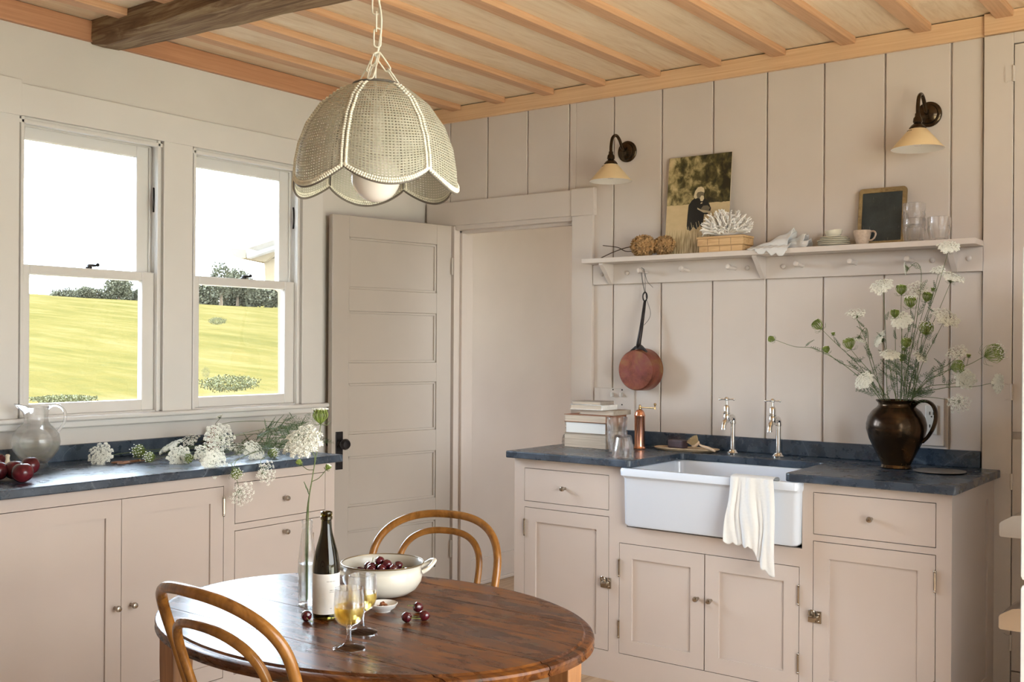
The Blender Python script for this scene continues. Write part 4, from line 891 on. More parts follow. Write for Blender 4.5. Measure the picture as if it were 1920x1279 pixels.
s = MB(); s.lathe([(0, .178), (.008, .179), (.008, .184), (.005, .186), (.005, .196), (0, .198)], (0, 0, 0), 16); s.tube([(0, 0, .186), (.03, -.004, .186), (.082, -.010, .186)], [.0035, .0028, .0035], 8); s.lathe([(0, .180), (.0045, .181), (.0035, .187), (.003, .196), (.006, .200), (.006, .206), (0, .209)], (.083, -.010, 0), 14); s.build('crank', M_brass, t, True)
t = thing('soap_tray', 'thin oval wooden tray by the sink holding dark soap and a brush', 'tray', (1.665, -.128, CH), .05)
s = MB(); N = 48
def sup(a, rx, ry): c_, s_ = math.cos(a), math.sin(a); return (rx*math.copysign(abs(c_)**.7, c_), ry*math.copysign(abs(s_)**.7, s_))
s.grid([[(*sup(2*PI*k_/N, rx, ry), z) for k_ in range(N)] for rx, ry, z in ((.001, .001, .002), (.135, .052, .001), (.150, .062, .010), (.150, .062, .0135), (.144, .056, .0135), (.136, .050, .009), (.001, .001, .009))], False, True); s.build('tray_board', M_tray, t, 40)
o = MB().box(-.040, .040, -.022, .022, 0, .036, .005).build('soap_bar', M_soap, None); o.location = (1.620, -.125, CH+.0095); o.rotation_euler = (0, 0, -.12); tag(o, 'block of dark purple-brown soap on the wooden tray', 'soap')
t = thing('dish_brush', 'wooden dish brush with round bristle head leaning off the tray', 'brush', (1.715, -.145, CH+.012), 0)
M_ = Matrix.Translation((0, 0, .026)) @ Matrix.Rotation(-.45, 4, 'Y') @ Matrix.Rotation(.5, 4, 'X')
s = MB(); s.lathe([(0, -.012), (.017, -.012), (.020, -.006), (.018, .0), (0, .0)], (0, 0, 0), 24, M_); s.build('head', M_bwood, t, True)
s = MB(); rb = random.Random(3)
for i in range(170):
    a = i*2.4; r_ = .0013*math.sqrt(i)+.001; p0 = M_ @ Vector((r_*math.cos(a), r_*math.sin(a), -.001)); p1 = M_ @ Vector((r_*1.55*math.cos(a), r_*1.55*math.sin(a), .024+rb.uniform(-.002, .001))); s.tube([p0, p1], .0007, 4, caps=False)
s.build('bristles', M_bristle, t)
s = MB(); s.tube(smoothpath([M_ @ Vector((.012, 0, -.008)), (.040, -.012, .016), (.075, -.022, .010), (.112, -.032, .000)], 5), [.004, .004, .004, .0045, .005, .005, .0055, .006, .006, .0065, .0068, .0068, .0068, .0066, .006, .005], 10); s.build('handle', M_bwood, t, True)
# jug
JP = Vector((2.604, -.215, CH))
t = thing('jug', 'bronze lustre pottery jug holding the big wildflower bouquet', 'jug', JP)
s = MB(); s.lathe([(0, .002), (.054, 0), (.058, .004), (.055, .010), (.053, .014), (.060, .030), (.080, .070), (.100, .112), (.110, .148), (.1105, .168), (.104, .195), (.088, .219), (.072, .232), (.0655, .241), (.067, .249), (.074, .256), (.0755, .259), (.0745, .261), (.070, .259), (.062, .248), (.060, .240), (.082, .219), (.098, .195), (.104, .165), (.10, .13), (.05, .03), (0, .02)], (0, 0, 0), 64); s.build('jug_body', M_jug, t, 50)
s = MB(); hd = Vector((math.cos(-.05), math.sin(-.05), 0))
path_ = smoothpath([hd*a+Up*b_ for a, b_ in ((.064, .238), (.088, .257), (.118, .258), (.140, .240), (.148, .205), (.140, .165), (.120, .128), (.098, .105))], 5)
n_ = len(path_); rows = []
for i, p_ in enumerate(path_):
    tg = (path_[min(i+1, n_-1)]-path_[max(i-1, 0)]).normalized(); sd = Vector((-hd.y, hd.x, 0)); nn = tg.cross(sd).normalized()
    rows.append([p_+sd*(.0165*math.cos(2*PI*k/14))+nn*(.0062*math.sin(2*PI*k/14)) for k in range(14)])
V = s.grid(rows, False, True); s.face(V[0]); s.face(V[-1]); s.build('handle', M_jug, t, True)
s = MB(); s.lathe([(0, .004), (.055, .002), (.072, .001), (.093, .0035), (.094, .005), (.073, .004), (.055, .004), (0, .005)], (0, 0, 0), 48); o = s.build('pewter_plate', M_pewter, None, 40); o.location = (2.772, -.245, CH); tag(o, 'flat dull pewter plate on the counter right of the jug', 'plate')
# pan hanging from a peg
t = thing('copper_saucepan', 'tarnished copper saucepan with iron handle hanging bottom outward below the shelf', 'saucepan', (1.387, -.016, 1.268))
Mx = Matrix.Rotation(PI/2+.03, 4, 'X')
s = MB(); s.lathe([(.094, 0), (.0985, -.002+.003), (.0965, .040), (.0940, .078), (.089, .085), (0, .0855)], (0, 0, 0), 64, Mx); s.lathe([(.094, 0), (.0925, .04), (.09, .078), (0, .080)], (0, 0, 0), 64, Mx); s.build('pan_body', M_pan, t, 40)
s = MB(); rows = []
rows = [[Vector((x, -.03-.012*math.cos(x*8), z)) for x in (-.045, -.02, 0, .02, .045)] for z in (.090, .112)]
s.prism([(-.048, .080), (-.030, .094), (-.012, .108), (.012, .114), (.020, .108), (.034, .094), (.050, .078), (.020, .094), (-.018, .095)], -.070, -.050, 'XZ')
s.tube(smoothpath([(.0, -.060, .104), (.006, -.066, .125), (.012, -.062, .17), (.0135, -.050, .22), (.0135, -.035, .28), (.0125, -.024, .318)], 6), [.012-.0055*i/30 for i in range(31)], 12)
s.tube([(.0125+.011*math.sin(2*PI*i/24), -.024, .338-.020*math.cos(2*PI*i/24)) for i in range(24)], .0035, 8, True); s.build('iron_handle', M_blackm, t, True)
s = MB(); px0 = 1.400-1.387; pz0 = 1.722-1.268
s.tube(smoothpath([(px0, -.022, .356), (px0-.007, -.03, .40), (px0-.006, -.045, pz0+.004), (px0+.002, -.047, pz0+.012), (px0+.008, -.045, pz0+.002), (px0+.004, -.03, .40), (px0+.001, -.022, .356)], 6), .0013, 6)
s.tube(smoothpath([(px0-.002, -.022, .350), (px0-.011, -.035, .42), (px0-.004, -.055, pz0+.013), (px0+.010, -.055, pz0+.006), (px0+.014, -.030, .41), (px0+.034, -.022, .385), (px0+.040, -.020, .380)], 6), .0012, 6)
s.tube(smoothpath([(px0+.002, -.02, .35), (px0+.010, -.03, .33), (px0+.024, -.016, .27), (px0+.020, -.02, .235), (px0+.004, -.04, .205)], 6), .0013, 6); s.build('hanging_wire', M_twine, t, True)
# ================================================================== SHELF THINGS
o = MB(); x0, x1, z0, z1 = 1.512, 1.824, 0, .452
o.mat(M_print); V = [(x0, 0, 0), (x1, 0, 0), (x1, .0, z1), (x0, 0, z1)]
o.uv = o.bm.loops.layers.uv.new('UVMap')
f_ = o.face([o.v(p) for p in V])
for l, uv_ in zip(f_.loops, ((0, 0), (1, 0), (1, 1), (0, 1))): l[o.uv].uv = uv_
o.mat(M_plight).box(x0, x1, .0006, .004, 0, z1)
def ppoly(pts, m_, y):
    o.mat(m_); f2_ = o.face([o.v((x0+(x1-x0)*a, y, z1*b_)) for a, b_ in pts])
    for l in f2_.loops: l[o.uv].uv = (0, 0)
ppoly([(.34, .26), (.345, .40), (.355, .50), (.40, .545), (.45, .57), (.52, .575), (.60, .565), (.66, .53), (.69, .49), (.715, .455), (.70, .41), (.66, .395), (.61, .40), (.60, .32), (.59, .27), (.55, .29), (.50, .25), (.45, .28), (.40, .24)], M_pblack, -.0005)
ppoly([(.43, .585), (.45, .64), (.49, .675), (.54, .68), (.585, .665), (.60, .63), (.59, .60), (.56, .565), (.50, .57), (.46, .56)], M_plight, -.0008)
ppoly([(.475, .60), (.49, .625), (.545, .63), (.59, .62), (.595, .595), (.575, .575), (.52, .56), (.49, .57)], M_pgrey, -.0011)
ppoly([(.53, .565), (.555, .59), (.59, .585), (.60, .555), (.575, .53), (.545, .535)], M_plight, -.0014)
ppoly([(.55, .45), (.59, .485), (.66, .485), (.70, .46), (.68, .435), (.62, .43), (.57, .435)], M_pgrey, -.0011)
ppoly([(.50, .47), (.61, .425), (.70, .40), (.755, .42), (.70, .41), (.60, .415), (.50, .455)], M_plight, -.0014)
ppoly([(.545, .505), (.575, .51), (.575, .52), (.55, .518)], M_plight, -.0012)
for a, b_ in ((.36, .26), (.40, .23), (.44, .27), (.48, .24), (.52, .27), (.56, .28)):
    ppoly([(a, b_-.03), (a-.035, b_+.055), (a-.03, b_+.055), (a+.01, b_-.03)], M_plight, -.0016)
bmesh.ops.rotate(o.bm, verts=o.bm.verts, cent=(0, 0, 0), matrix=Matrix.Rotation(-.095, 3, 'X'))
for mm in o.bm.verts: pass
me_ = o
ob = MB.build.__get__(o)('sepia_photograph') if False else None
me = bpy.data.meshes.new('sepia_photograph'); o.bm.to_mesh(me); o.bm.free()
for mm in o.mats: me.materials.append(mm)
ob = bpy.data.objects.new('sepia_photograph', me); col.objects.link(ob); ob.location = (0, -.062, SH); tag(ob, 'large unframed sepia photograph of a white bearded man in a field, leaning on the wall', 'photograph')
t = thing('writing_slate', 'old school writing slate in a rounded wooden frame leaning on the shelf', 'slate', (2.487, -.050, SH)); t.rotation_euler = (-.12, 0, 0)
s = MB()
def rrx(hx, h0, h1, r, y, n=5):
    o_ = []
    for cx, cz, a_ in ((hx-r, h1-r, 0), (-hx+r, h1-r, PI/2), (-hx+r, h0+r, PI), (hx-r, h0+r, 1.5*PI)):
        for k_ in range(n+1): a = a_+PI/2*k_/n; o_.append((cx+r*math.cos(a), y, cz+r*math.sin(a)))
    return o_
s.grid([rrx(.080, .016, .215, .003, .003), rrx(.080, .016, .215, .003, -.006), rrx(.094, .002, .233, .014, -.006), rrx(.096, 0, .235, .016, -.003), rrx(.096, 0, .235, .016, .005), rrx(.080, .016, .215, .003, .005)], False, True); s.build('frame', M_slatef, t, 35)
MB().box(-.082, .082, -.002, .003, .014, .217).build('slate_panel', M_slate, t)
def wbox(x0, x1, y0, y1, z0, z1, label, lid):
    t = thing('wooden_box', label, 'box', ((x0+x1)/2, (y0+y1)/2, z0)); hx, hy, h = (x1-x0)/2, (y1-y0)/2, z1-z0
    MB().box(-hx+.002, hx-.002, -hy+.002, hy-.002, 0, h-lid, .001).build('box_body', M_box, t)
    s = MB(); s.box(-hx, hx, -hy, hy, h-lid+.0006, h, .0015); s.build('lid', M_box, t)
    s = MB()
    for x in (-.06, -.005, .05): s.box(x, x+.001, -hy+.0015, -hy+.003, .002, h-lid-.001)
    s.build('seam', M_twig, t)
wbox(1.722, 1.930, -.135, -.035, SH, SH+.028, 'orange brown flat wooden box under the tan one on the shelf', .003)
wbox(1.714, 1.935, -.138, -.030, SH+.0283, SH+.068, 'tan flat wooden box with a lid supporting the white coral', .010)
# coral
s = MB(); rc = random.Random(11); cc = Vector((0, 0, 0))
s.ball((0, 0, .014), .05, 16, 10, (1.25, .6, .28))
for i in range(130):
    a = i*2.39996; fr_ = (i+.5)/130; el = math.acos(1-fr_*.92); dv = Vector((math.sin(el)*math.cos(a)*1.15, math.sin(el)*math.sin(a)*.62, math.cos(el)*1.15)); L = .072+rc.uniform(-.012, .020)
    base = Vector((dv.x*.03, dv.y*.03, .010+abs(dv.z)*.01)); tip = base+dv*L; mid = (base+tip)/2+Vector([rc.uniform(-.005, .005) for _ in range(3)])
    if tip.z < .005: tip.z = .006
    s.tube([base, mid, tip], [.0058, .0048, .0030], 6)
    for k_ in range(3):
        p0 = mid.lerp(tip, .2+.3*k_); d2 = (dv+Vector([rc.uniform(-.8, .8) for _ in range(3)])).normalized(); p1 = p0+d2*.017; p1.z = max(.004, p1.z); s.tube([p0, p1], [.0038, .0022], 5)
o = s.build('coral', M_coral, None, True); o.location = (1.829, -.085, SH+.069); tag(o, 'branching white coral on top of the wooden boxes', 'coral')
# dried hydrangeas
def hydr(loc, r, seed, label, stem_pts):
    rh = random.Random(seed); t = thing('dried_hydrangea', label, 'dried flower', loc); s = MB()
    for i in range(420):
        a = i*2.39996; z = 1-2*(i+.5)/420; q = math.sqrt(1-z*z); n_ = Vector((q*math.cos(a), q*math.sin(a), z)); c_ = n_*r*rh.uniform(.74, 1.05); c_.z *= .80; c_.y *= .8
        u = n_.orthogonal().normalized(); w_ = n_.cross(u); ro = rh.uniform(0, 6)
        for k_ in range(4):
            a2 = ro+k_*PI/2; d1 = u*math.cos(a2)+w_*math.sin(a2); d2 = u*math.cos(a2+PI/2)+w_*math.sin(a2+PI/2)
            vs = [s.v(c_), s.v(c_+d1*.006+d2*.005+n_*.004), s.v(c_+d1*.011+n_*.010), s.v(c_+d1*.006-d2*.005+n_*.002)]; s.face(vs)
    s.build('flower_head', M_hyd, t)
    s = MB()
    for pts in stem_pts: s.tube(smoothpath(pts, 5), .0022, 6)
    s.build('stem', M_twig, t, True)
hydr((1.417, -.085, SH+.048), .056, 1, 'dried brown hydrangea head at the left end of the shelf, in front', [[(0, 0, 0), (-.08, .0, .0), (-.15, -.01, -.018), (-.225, -.01, -.044)]])
hydr((1.512, -.060, SH+.047), .048, 2, 'dried brown hydrangea head touching the sepia photograph, behind the other', [[(0, 0, 0), (-.04, .02, .042), (-.10, .03, .0), (-.20, .01, -.015), (-.25, .0, .006), (-.325, -.01, .018)]])
# folded lace cloth
t = thing('lace_cloth', 'folded white lace cloth heaped at the middle of the shelf', 'cloth', (2.068, -.080, SH))
def arch(x0, x1, yc0, yc1, ry, h0, h1, wr, ph, nu=46, nv=26, slant=.0, bulge=.15):
    rows = []
    for i in range(nu+1):
        u = i/nu; row = []
        for j in range(nv+1):
            th = PI*j/nv; hh = h0+(h1-h0)*u**1.3; w_ = 1+wr*math.sin(7*th+ph+u*5)+wr*.7*math.sin(u*17+ph*2+th*2)
            x = x0+(x1-x0)*u+slant*math.sin(th)*u; row.append((x, yc0+(yc1-yc0)*u-ry*(.6+.4*u)*math.cos(th)*w_, max(.001, hh*max(0, math.sin(th))**.8*w_)))
        rows.append(row)
    return rows
s = MB(); s.grid(arch(-.125, .055, .0, .0, .046, .012, .078, .09, .3, slant=.018)); s.build('cloth_fold', M_linen, t, True, solid=.0024)
s = MB(); s.grid(arch(-.02, .105, .02, .025, .034, .020, .062, .10, 1.7, slant=.012)); s.build('cloth_fold', M_linen, t, True, solid=.0024)
s = MB(); s.grid(arch(.01, .130, .005, .012, .030, .012, .036, .10, 3.0, slant=.006)); s.build('cloth_fold', M_linen, t, True, solid=.0024)
s = MB(); rows = []
for i in range(61):
    u = i/60; x = -.115+.185*u; ed = .010+.016*abs(math.sin(u*PI*4.2))+(.012 if u > .55 else 0)*math.sin(PI*min(1, (u-.55)/.45)); row = []
    for j in range(11):
        v_ = j/10; y = -.030-.035*min(1, v_*1.6); z = .022*(1-min(1, v_*1.5))**1.3*(.5+.5*u)+.002
        if v_ > .625: z = .002-(v_-.625)/.375*ed*(1 if .2 < u < .98 else .15); y = -.0655-.001*(v_ > .7)
        row.append((x, y, z+.0015*math.sin(u*40)))
    rows.append(row)
s.grid(rows); s.build('scalloped_edge', M_linen, t, True, solid=.0018)
# plates and bowl
pl0 = MB(); pl0.lathe([(0, 0), (.035, 0), (.038, .002), (.066, .008), (.0665, .0095), (.064, .0100), (.038, .0045), (0, .0035)], (0, 0, 0), 44); p0 = pl0.build('small_plate', M_plate, None, 40)
names_ = ['bottom', 'second from the bottom', 'middle', 'second from the top', 'top']
for i in range(5):
    o = p0 if i == 0 else p0.copy()
    if i: col.objects.link(o)
    o.location = (2.308+R_.uniform(-.004, .004), -.082, SH+.0074*i); sc = (1, .97, .99, .88, .80)[i]; o.scale = (sc, sc, 1)
    tag(o, f'small pale plate on the shelf, {names_[i]} of the stack under the bowl', 'plate')
s = MB(); s.lathe([(0, 0), (.020, 0), (.022, .003), (.031, .012), (.0355, .027), (.034, .0275), (.029, .014), (.018, .005), (0, .004)], (0, 0, 0), 36); o = s.build('small_bowl', M_plate, None, 50); o.location = (2.309, -.082, SH+.0385); o.rotation_euler = (.0, -.10, 0); tag(o, 'small pale bowl on top of the stack of plates', 'bowl')
t = thing('cup', 'speckled pink stoneware cup with a loop handle on the shelf', 'cup', (2.425, -.085, SH))
s = MB(); s.lathe([(0, 0), (.022, 0), (.024, .003), (.028, .02), (.0335, .045), (.0355, .058), (.0340, .0585), (.031, .042), (.025, .012), (0, .006)], (0, 0, 0), 40); s.build('cup_body', M_cup, t, 50)
s = MB(); s.tube(smoothpath([(.032, -.002, .050), (.046, -.006, .053), (.056, -.008, .044), (.052, -.008, .028), (.040, -.005, .018), (.029, -.002, .018)], 5), .0036, 8); s.build('handle', M_cup, t, True)
# ================================================================== LEFT COUNTER THINGS
LP = Vector((.118, -2.272, CH))
t = thing('glass_pitcher', 'clear round bellied glass pitcher half full of water under the window', 'pitcher', LP)
s = MB(); N = 56; rows = []; sp_dir = -PI/2
def pr_(r_, z, lip=0): return [((r_+lip*max(0, math.cos(a-sp_dir))**6)*math.cos(a), (r_+lip*max(0, math.cos(a-sp_dir))**6)*math.sin(a), z+lip*.35*max(0, math.cos(a-sp_dir))**6) for a in [2*PI*k/N for k in range(N)]]
outp = [(.001, .006, 0), (.040, 0, 0), (.046, .004, 0), (.042, .012, 0), (.040, .018, 0), (.060, .036, 0), (.078, .062, 0), (.0845, .092, 0), (.079, .122, 0), (.060, .148, 0), (.044, .164, 0), (.0405, .182, 0), (.043, .205, .01), (.048, .222, .034), (.0475, .226, .034)]
inp = [(.0445, .222, .034), (.0395, .205, .01), (.0372, .182, 0), (.0405, .165, 0), (.0565, .147, 0), (.0755, .121, 0), (.081, .092, 0), (.0745, .063, 0), (.056, .038, 0), (.034, .024, 0), (.001, .022, 0)]
s.grid([pr_(*q) for q in outp+inp], False, True); s.build('pitcher_body', M_glass, t, True)
s = MB(); s.lathe([(0, .0225), (.0335, .0245), (.0555, .0385), (.074, .063), (.0803, .090), (0, .090)], (0, 0, 0), 44); s.build('water', M_water, t, 50)
s = MB(); s.tube(smoothpath([(0, .042, .214), (0, .062, .226), (0, .090, .222), (0, .112, .198), (0, .112, .165), (0, .095, .138), (0, .078, .120)], 6), .0058, 10); s.build('handle', M_glass, t, True)
def plum(px_, py_, r, label, rot=0):
    q = at(px_, py_, 'Z', CH); t = thing('plum', label, 'plum', (q.x, q.y, CH), rot); s = MB(); N = 32
    s.grid([[( (r*math.sin(th)*(1-.05*math.exp(-((math.sin(a/2))/.15)**2)))*math.cos(a), r*math.sin(th)*math.sin(a)*(1-.05*math.exp(-((math.sin(a/2))/.15)**2)), r*.94-r*.94*math.cos(th)-(.006*math.exp(-((PI-th)/.25)**2))) for a in [2*PI*k/N for k in range(N)]] for th in [1e-3+(PI-2e-3)*k/16 for k in range(17)]], False, True)
    s.build('fruit', M_plum, t, True); s = MB(); s.tube([(0, 0, r*1.80), (.002, 0, r*1.96)], .0014, 6); s.build('stalk', M_twig, t, True); return t
plum(42, 905, .0345, 'dark red plum, the largest and nearest of the group beside the pitcher', .5)
plum(27, 899, .0340, 'red plum touching the nearest one on its left beside the pitcher', 2)
plum(57, 889, .0325, 'red plum at the back of the group, against the pitcher base', 1)
plum(-4, 901, .0335, 'red plum cut off by the left edge of the view, front one', 3)
plum(-6, 882, .0330, 'red plum cut off by the left edge of the view, back one', 4)
s = MB(); s.lathe([(0, 0), (.020, .003), (.026, .015), (.022, .030), (.010, .042), (.006, .060), (.008, .072), (.004, .075), (0, .074)], (0, 0, 0), 12); q = at(14, 893, 'Z', CH); o = s.build('garlic_bulb', M_garlic, None, True); o.location = (q.x, q.y, CH); tag(o, 'pale papery garlic bulb standing among the red plums', 'garlic')
t = thing('scissors', 'old rust brown scissors lying under the green flower heads', 'scissors', (.255, -1.93, CH+.001), 1.62)
for sg in (-1, 1):
    s = MB(); s.tube([(-.085+.024*math.cos(2*PI*i/24)-.0, sg*.020+.013*math.sin(2*PI*i/24), .004) for i in range(24)], .0030, 8, True)
    s.tube(smoothpath([(-.062, sg*.016, .004), (-.04, sg*.008, .004+sg*.001), (0, 0, .005+sg*.0015)], 4), .0032, 8); s.prism([(-.003, -.005), (.02, -.006-sg*.002), (.095, -sg*.012), (.02, .006-sg*.002), (-.003, .005)], .003+sg*.0015, .0048+sg*.0015, 'XY'); s.build('scissor_half', plain('rusty_steel', (.26, .13, .07), .4, .6), t, 40)
s = MB(); s.lathe([(0, .003), (.005, .003), (.004, .0085), (0, .009)], (0, 0, 0), 10); s.build('pivot', M_brass, t, True)
s = MB(); s.lathe([(0, 0), (.026, 0), (.030, .006), (.030, .052), (.022, .068), (.010, .076), (.009, .088), (.014, .091), (.014, .097), (.0, .098)], (0, 0, 0), 24); o = s.build('stoneware_bottle', M_terra, None, 40); q = at(400, 836, 'X', .075); o.location = (.075, q.y, CH); tag(o, 'small rust brown bottle mostly hidden behind the white flowers under the window', 'bottle')
# ================================================================== WILDFLOWERS
def tri_rays(s, base, tips, r0=.0007, r1=.0005):
    for t_ in tips: mid = (base+t_)/2+(t_-base).cross(Vector((0, 0, 1)))*.06; s.tube([base, mid, t_], [r0, r0, r1], 4, caps=False)
def frame_(n_):
    u = n_.orthogonal().normalized(); return u, n_.cross(u)
def umbel(mb, base, n_, R, rf, dens=24, cup=.28, flor=.0021, per=15):
    n_ = n_.normalized(); u, w_ = frame_(n_); mb.mat(M_stem); tips = []
    for i in range(dens):
        rr_ = R*math.sqrt((i+.5)/dens)*rf.uniform(.92, 1.04); a = i*2.39996
        h = R*.55*(1+cup*.8*(rr_/R)**2)-R*cup*.5*(rr_/R)**4
        tips.append(base+n_*h+(u*math.cos(a)+w_*math.sin(a))*rr_)
    tri_rays(mb, base, tips)
    for k_ in range(7):
        a = k_*.9; mb.tube([base, base+(u*math.cos(a)+w_*math.sin(a))*R*.30-n_*R*.06, base+(u*math.cos(a)+w_*math.sin(a))*R*.45-n_*R*.02], .0005, 3, caps=False)
    mb.mat(M_flor)
    for t_ in tips:
        cr_ = R*.185*rf.uniform(.8, 1.15); dv = (t_-base).normalized(); nn = (n_*.7+dv*.6).normalized(); uu, ww = frame_(nn)
        for k_ in range(per):
            a = k_*2.39996; q = cr_*math.sqrt((k_+.3)/per); c_ = t_+(uu*math.cos(a)+ww*math.sin(a))*q+nn*(cr_*.35*(1-(q/cr_)**2)+rf.uniform(0, .001)); f_ = flor*rf.uniform(.8, 1.25)
            tilt_ = (nn+Vector([rf.uniform(-.5, .5) for _ in range(3)])).normalized(); fu, fw = frame_(tilt_); ce_ = mb.v(c_-tilt_*f_*.35); ring = [mb.v(c_+(fu*math.cos(b_)+fw*math.sin(b_))*f_*(1 if m_ % 2 == 0 else .55)) for m_, b_ in enumerate([2*PI*z/10 for z in range(10)])]
            for m_ in range(10): mb.face([ce_, ring[m_], ring[(m_+1) % 10]])
def nest(mb, base, n_, R, rf, white=False):
    n_ = n_.normalized(); u, w_ = frame_(n_); mb.mat(M_nest)
    for i in range(34):
        a = i*2.39996; fr_ = math.sqrt((i+.5)/34); d1 = u*math.cos(a)+w_*math.sin(a)
        p1 = base+d1*R*.55*fr_+n_*R*.35; p2 = base+d1*R*1.0*fr_+n_*R*.95; p3 = base+d1*R*.78*fr_+n_*R*(1.75-.25*fr_)
        mb.tube(smoothpath([base, p1, p2, p3], 2), .00085, 4, caps=False)
        mb.ball(p3, .0030, 6, 4, (1, 1, .8)); mb.ball(p2.lerp(p3, .55), .0022, 5, 4)
        if i % 2: mb.mat(M_flor).ball(p3+n_*.0015, .0018, 5, 4); mb.mat(M_nest)
    if white:
        mb.mat(M_flor)
        for i in range(20):
            a = i*2.39996; d1 = u*math.cos(a)+w_*math.sin(a); mb.ball(base+d1*R*1.0*math.sqrt((i+.5)/20)+n_*R*1.75, .0030, 5, 4, (1, 1, .6))
    mb.mat(M_stem)
    for k_ in range(8):
        a = k_*PI/4+.2; d1 = u*math.cos(a)+w_*math.sin(a); mb.tube(smoothpath([base, base+d1*R*.8-n_*R*.15, base+d1*R*1.15+n_*R*.35], 2), .0005, 3, caps=False)
def fern(mb, base, dv, L, rf, m_=None):
    mb.mat(m_ or M_leaf); dv = dv.normalized(); u, w_ = frame_(dv); p = base; pts = [p]
    for i in range(6): p = p+(dv+Vector((0, 0, -.06*i))+u*rf.uniform(-.12, .12)).normalized()*L/6; pts.append(p)
    mb.tube(pts, .0006, 4, caps=False)
    for i in range(1, 7):
        for sg in (-1, 1):
            d1 = (w_*sg+dv*.7).normalized(); l1 = L*.34*(1-i/8); e = pts[i]+d1*l1; mb.tube([pts[i], e], .0005, 3, caps=False)
            for k_ in range(1, 4):
                b_ = pts[i].lerp(e, k_/3.2)
                for s2 in (-1, 1):
                    e2 = b_+(d1*.6+dv*s2*.8+u*rf.uniform(-.5, .5)).normalized()*l1*.34; vv = [mb.v(b_), mb.v(b_.lerp(e2, .5)+u*.0009), mb.v(e2), mb.v(b_.lerp(e2, .5)-u*.0009)]; mb.face(vv)
def flower(label, pts, kind, R, n_=None, group=None, seed=0, leaves=(), cat='flower', buds=()):
    rf = random.Random(seed*17+5); pts = [Vector(p) for p in pts]; o_ = pts[0].copy(); pts = [p-o_ for p in pts]; t = thing('wildflower', label, cat, o_, 0, group)
    sp_ = smoothpath(pts, 8); s = MB(); s.mat(M_stem); nn = len(sp_); s.tube(sp_, [.0017-.0008*i/nn for i in range(nn)], 6)
    for L_ in buds:
        i = int(L_[0]*(nn-1)); e = sp_[i]+Vector(L_[1]); s.tube(smoothpath([sp_[i], (sp_[i]+e)/2+Vector((0, 0, -.006)), e], 3), .0009, 5)
    s.build('stem', M_stem, t, True)
    for L_ in leaves:
        i = int(L_[0]*(nn-1)); f = MB(); fern(f, sp_[i], Vector(L_[1]), L_[2], rf); f.build('leaf', M_leaf, t)
    for L_ in buds:
        i = int(L_[0]*(nn-1)); e = sp_[i]+Vector(L_[1]); f = MB(); nest(f, e, Vector(L_[1]).normalized()+Vector((0, 0, .5)), .007, rf); f.build('bud', M_nest, t)
    d_ = n_ if n_ is not None else (sp_[-1]-sp_[-4]); d_ = Vector(d_); h = MB(); base = sp_[-1]
    if kind == 'W': umbel(h, base, d_, R, rf, 36, .28, .0030, 16)
    elif kind == 'w': umbel(h, base, d_, R, rf, 24, .6, .0024, 11)
    elif kind == 'G': nest(h, base, d_, R, rf)
    else: nest(h, base, d_, R, rf, True)
    h.build('flower_head', None, t); return t
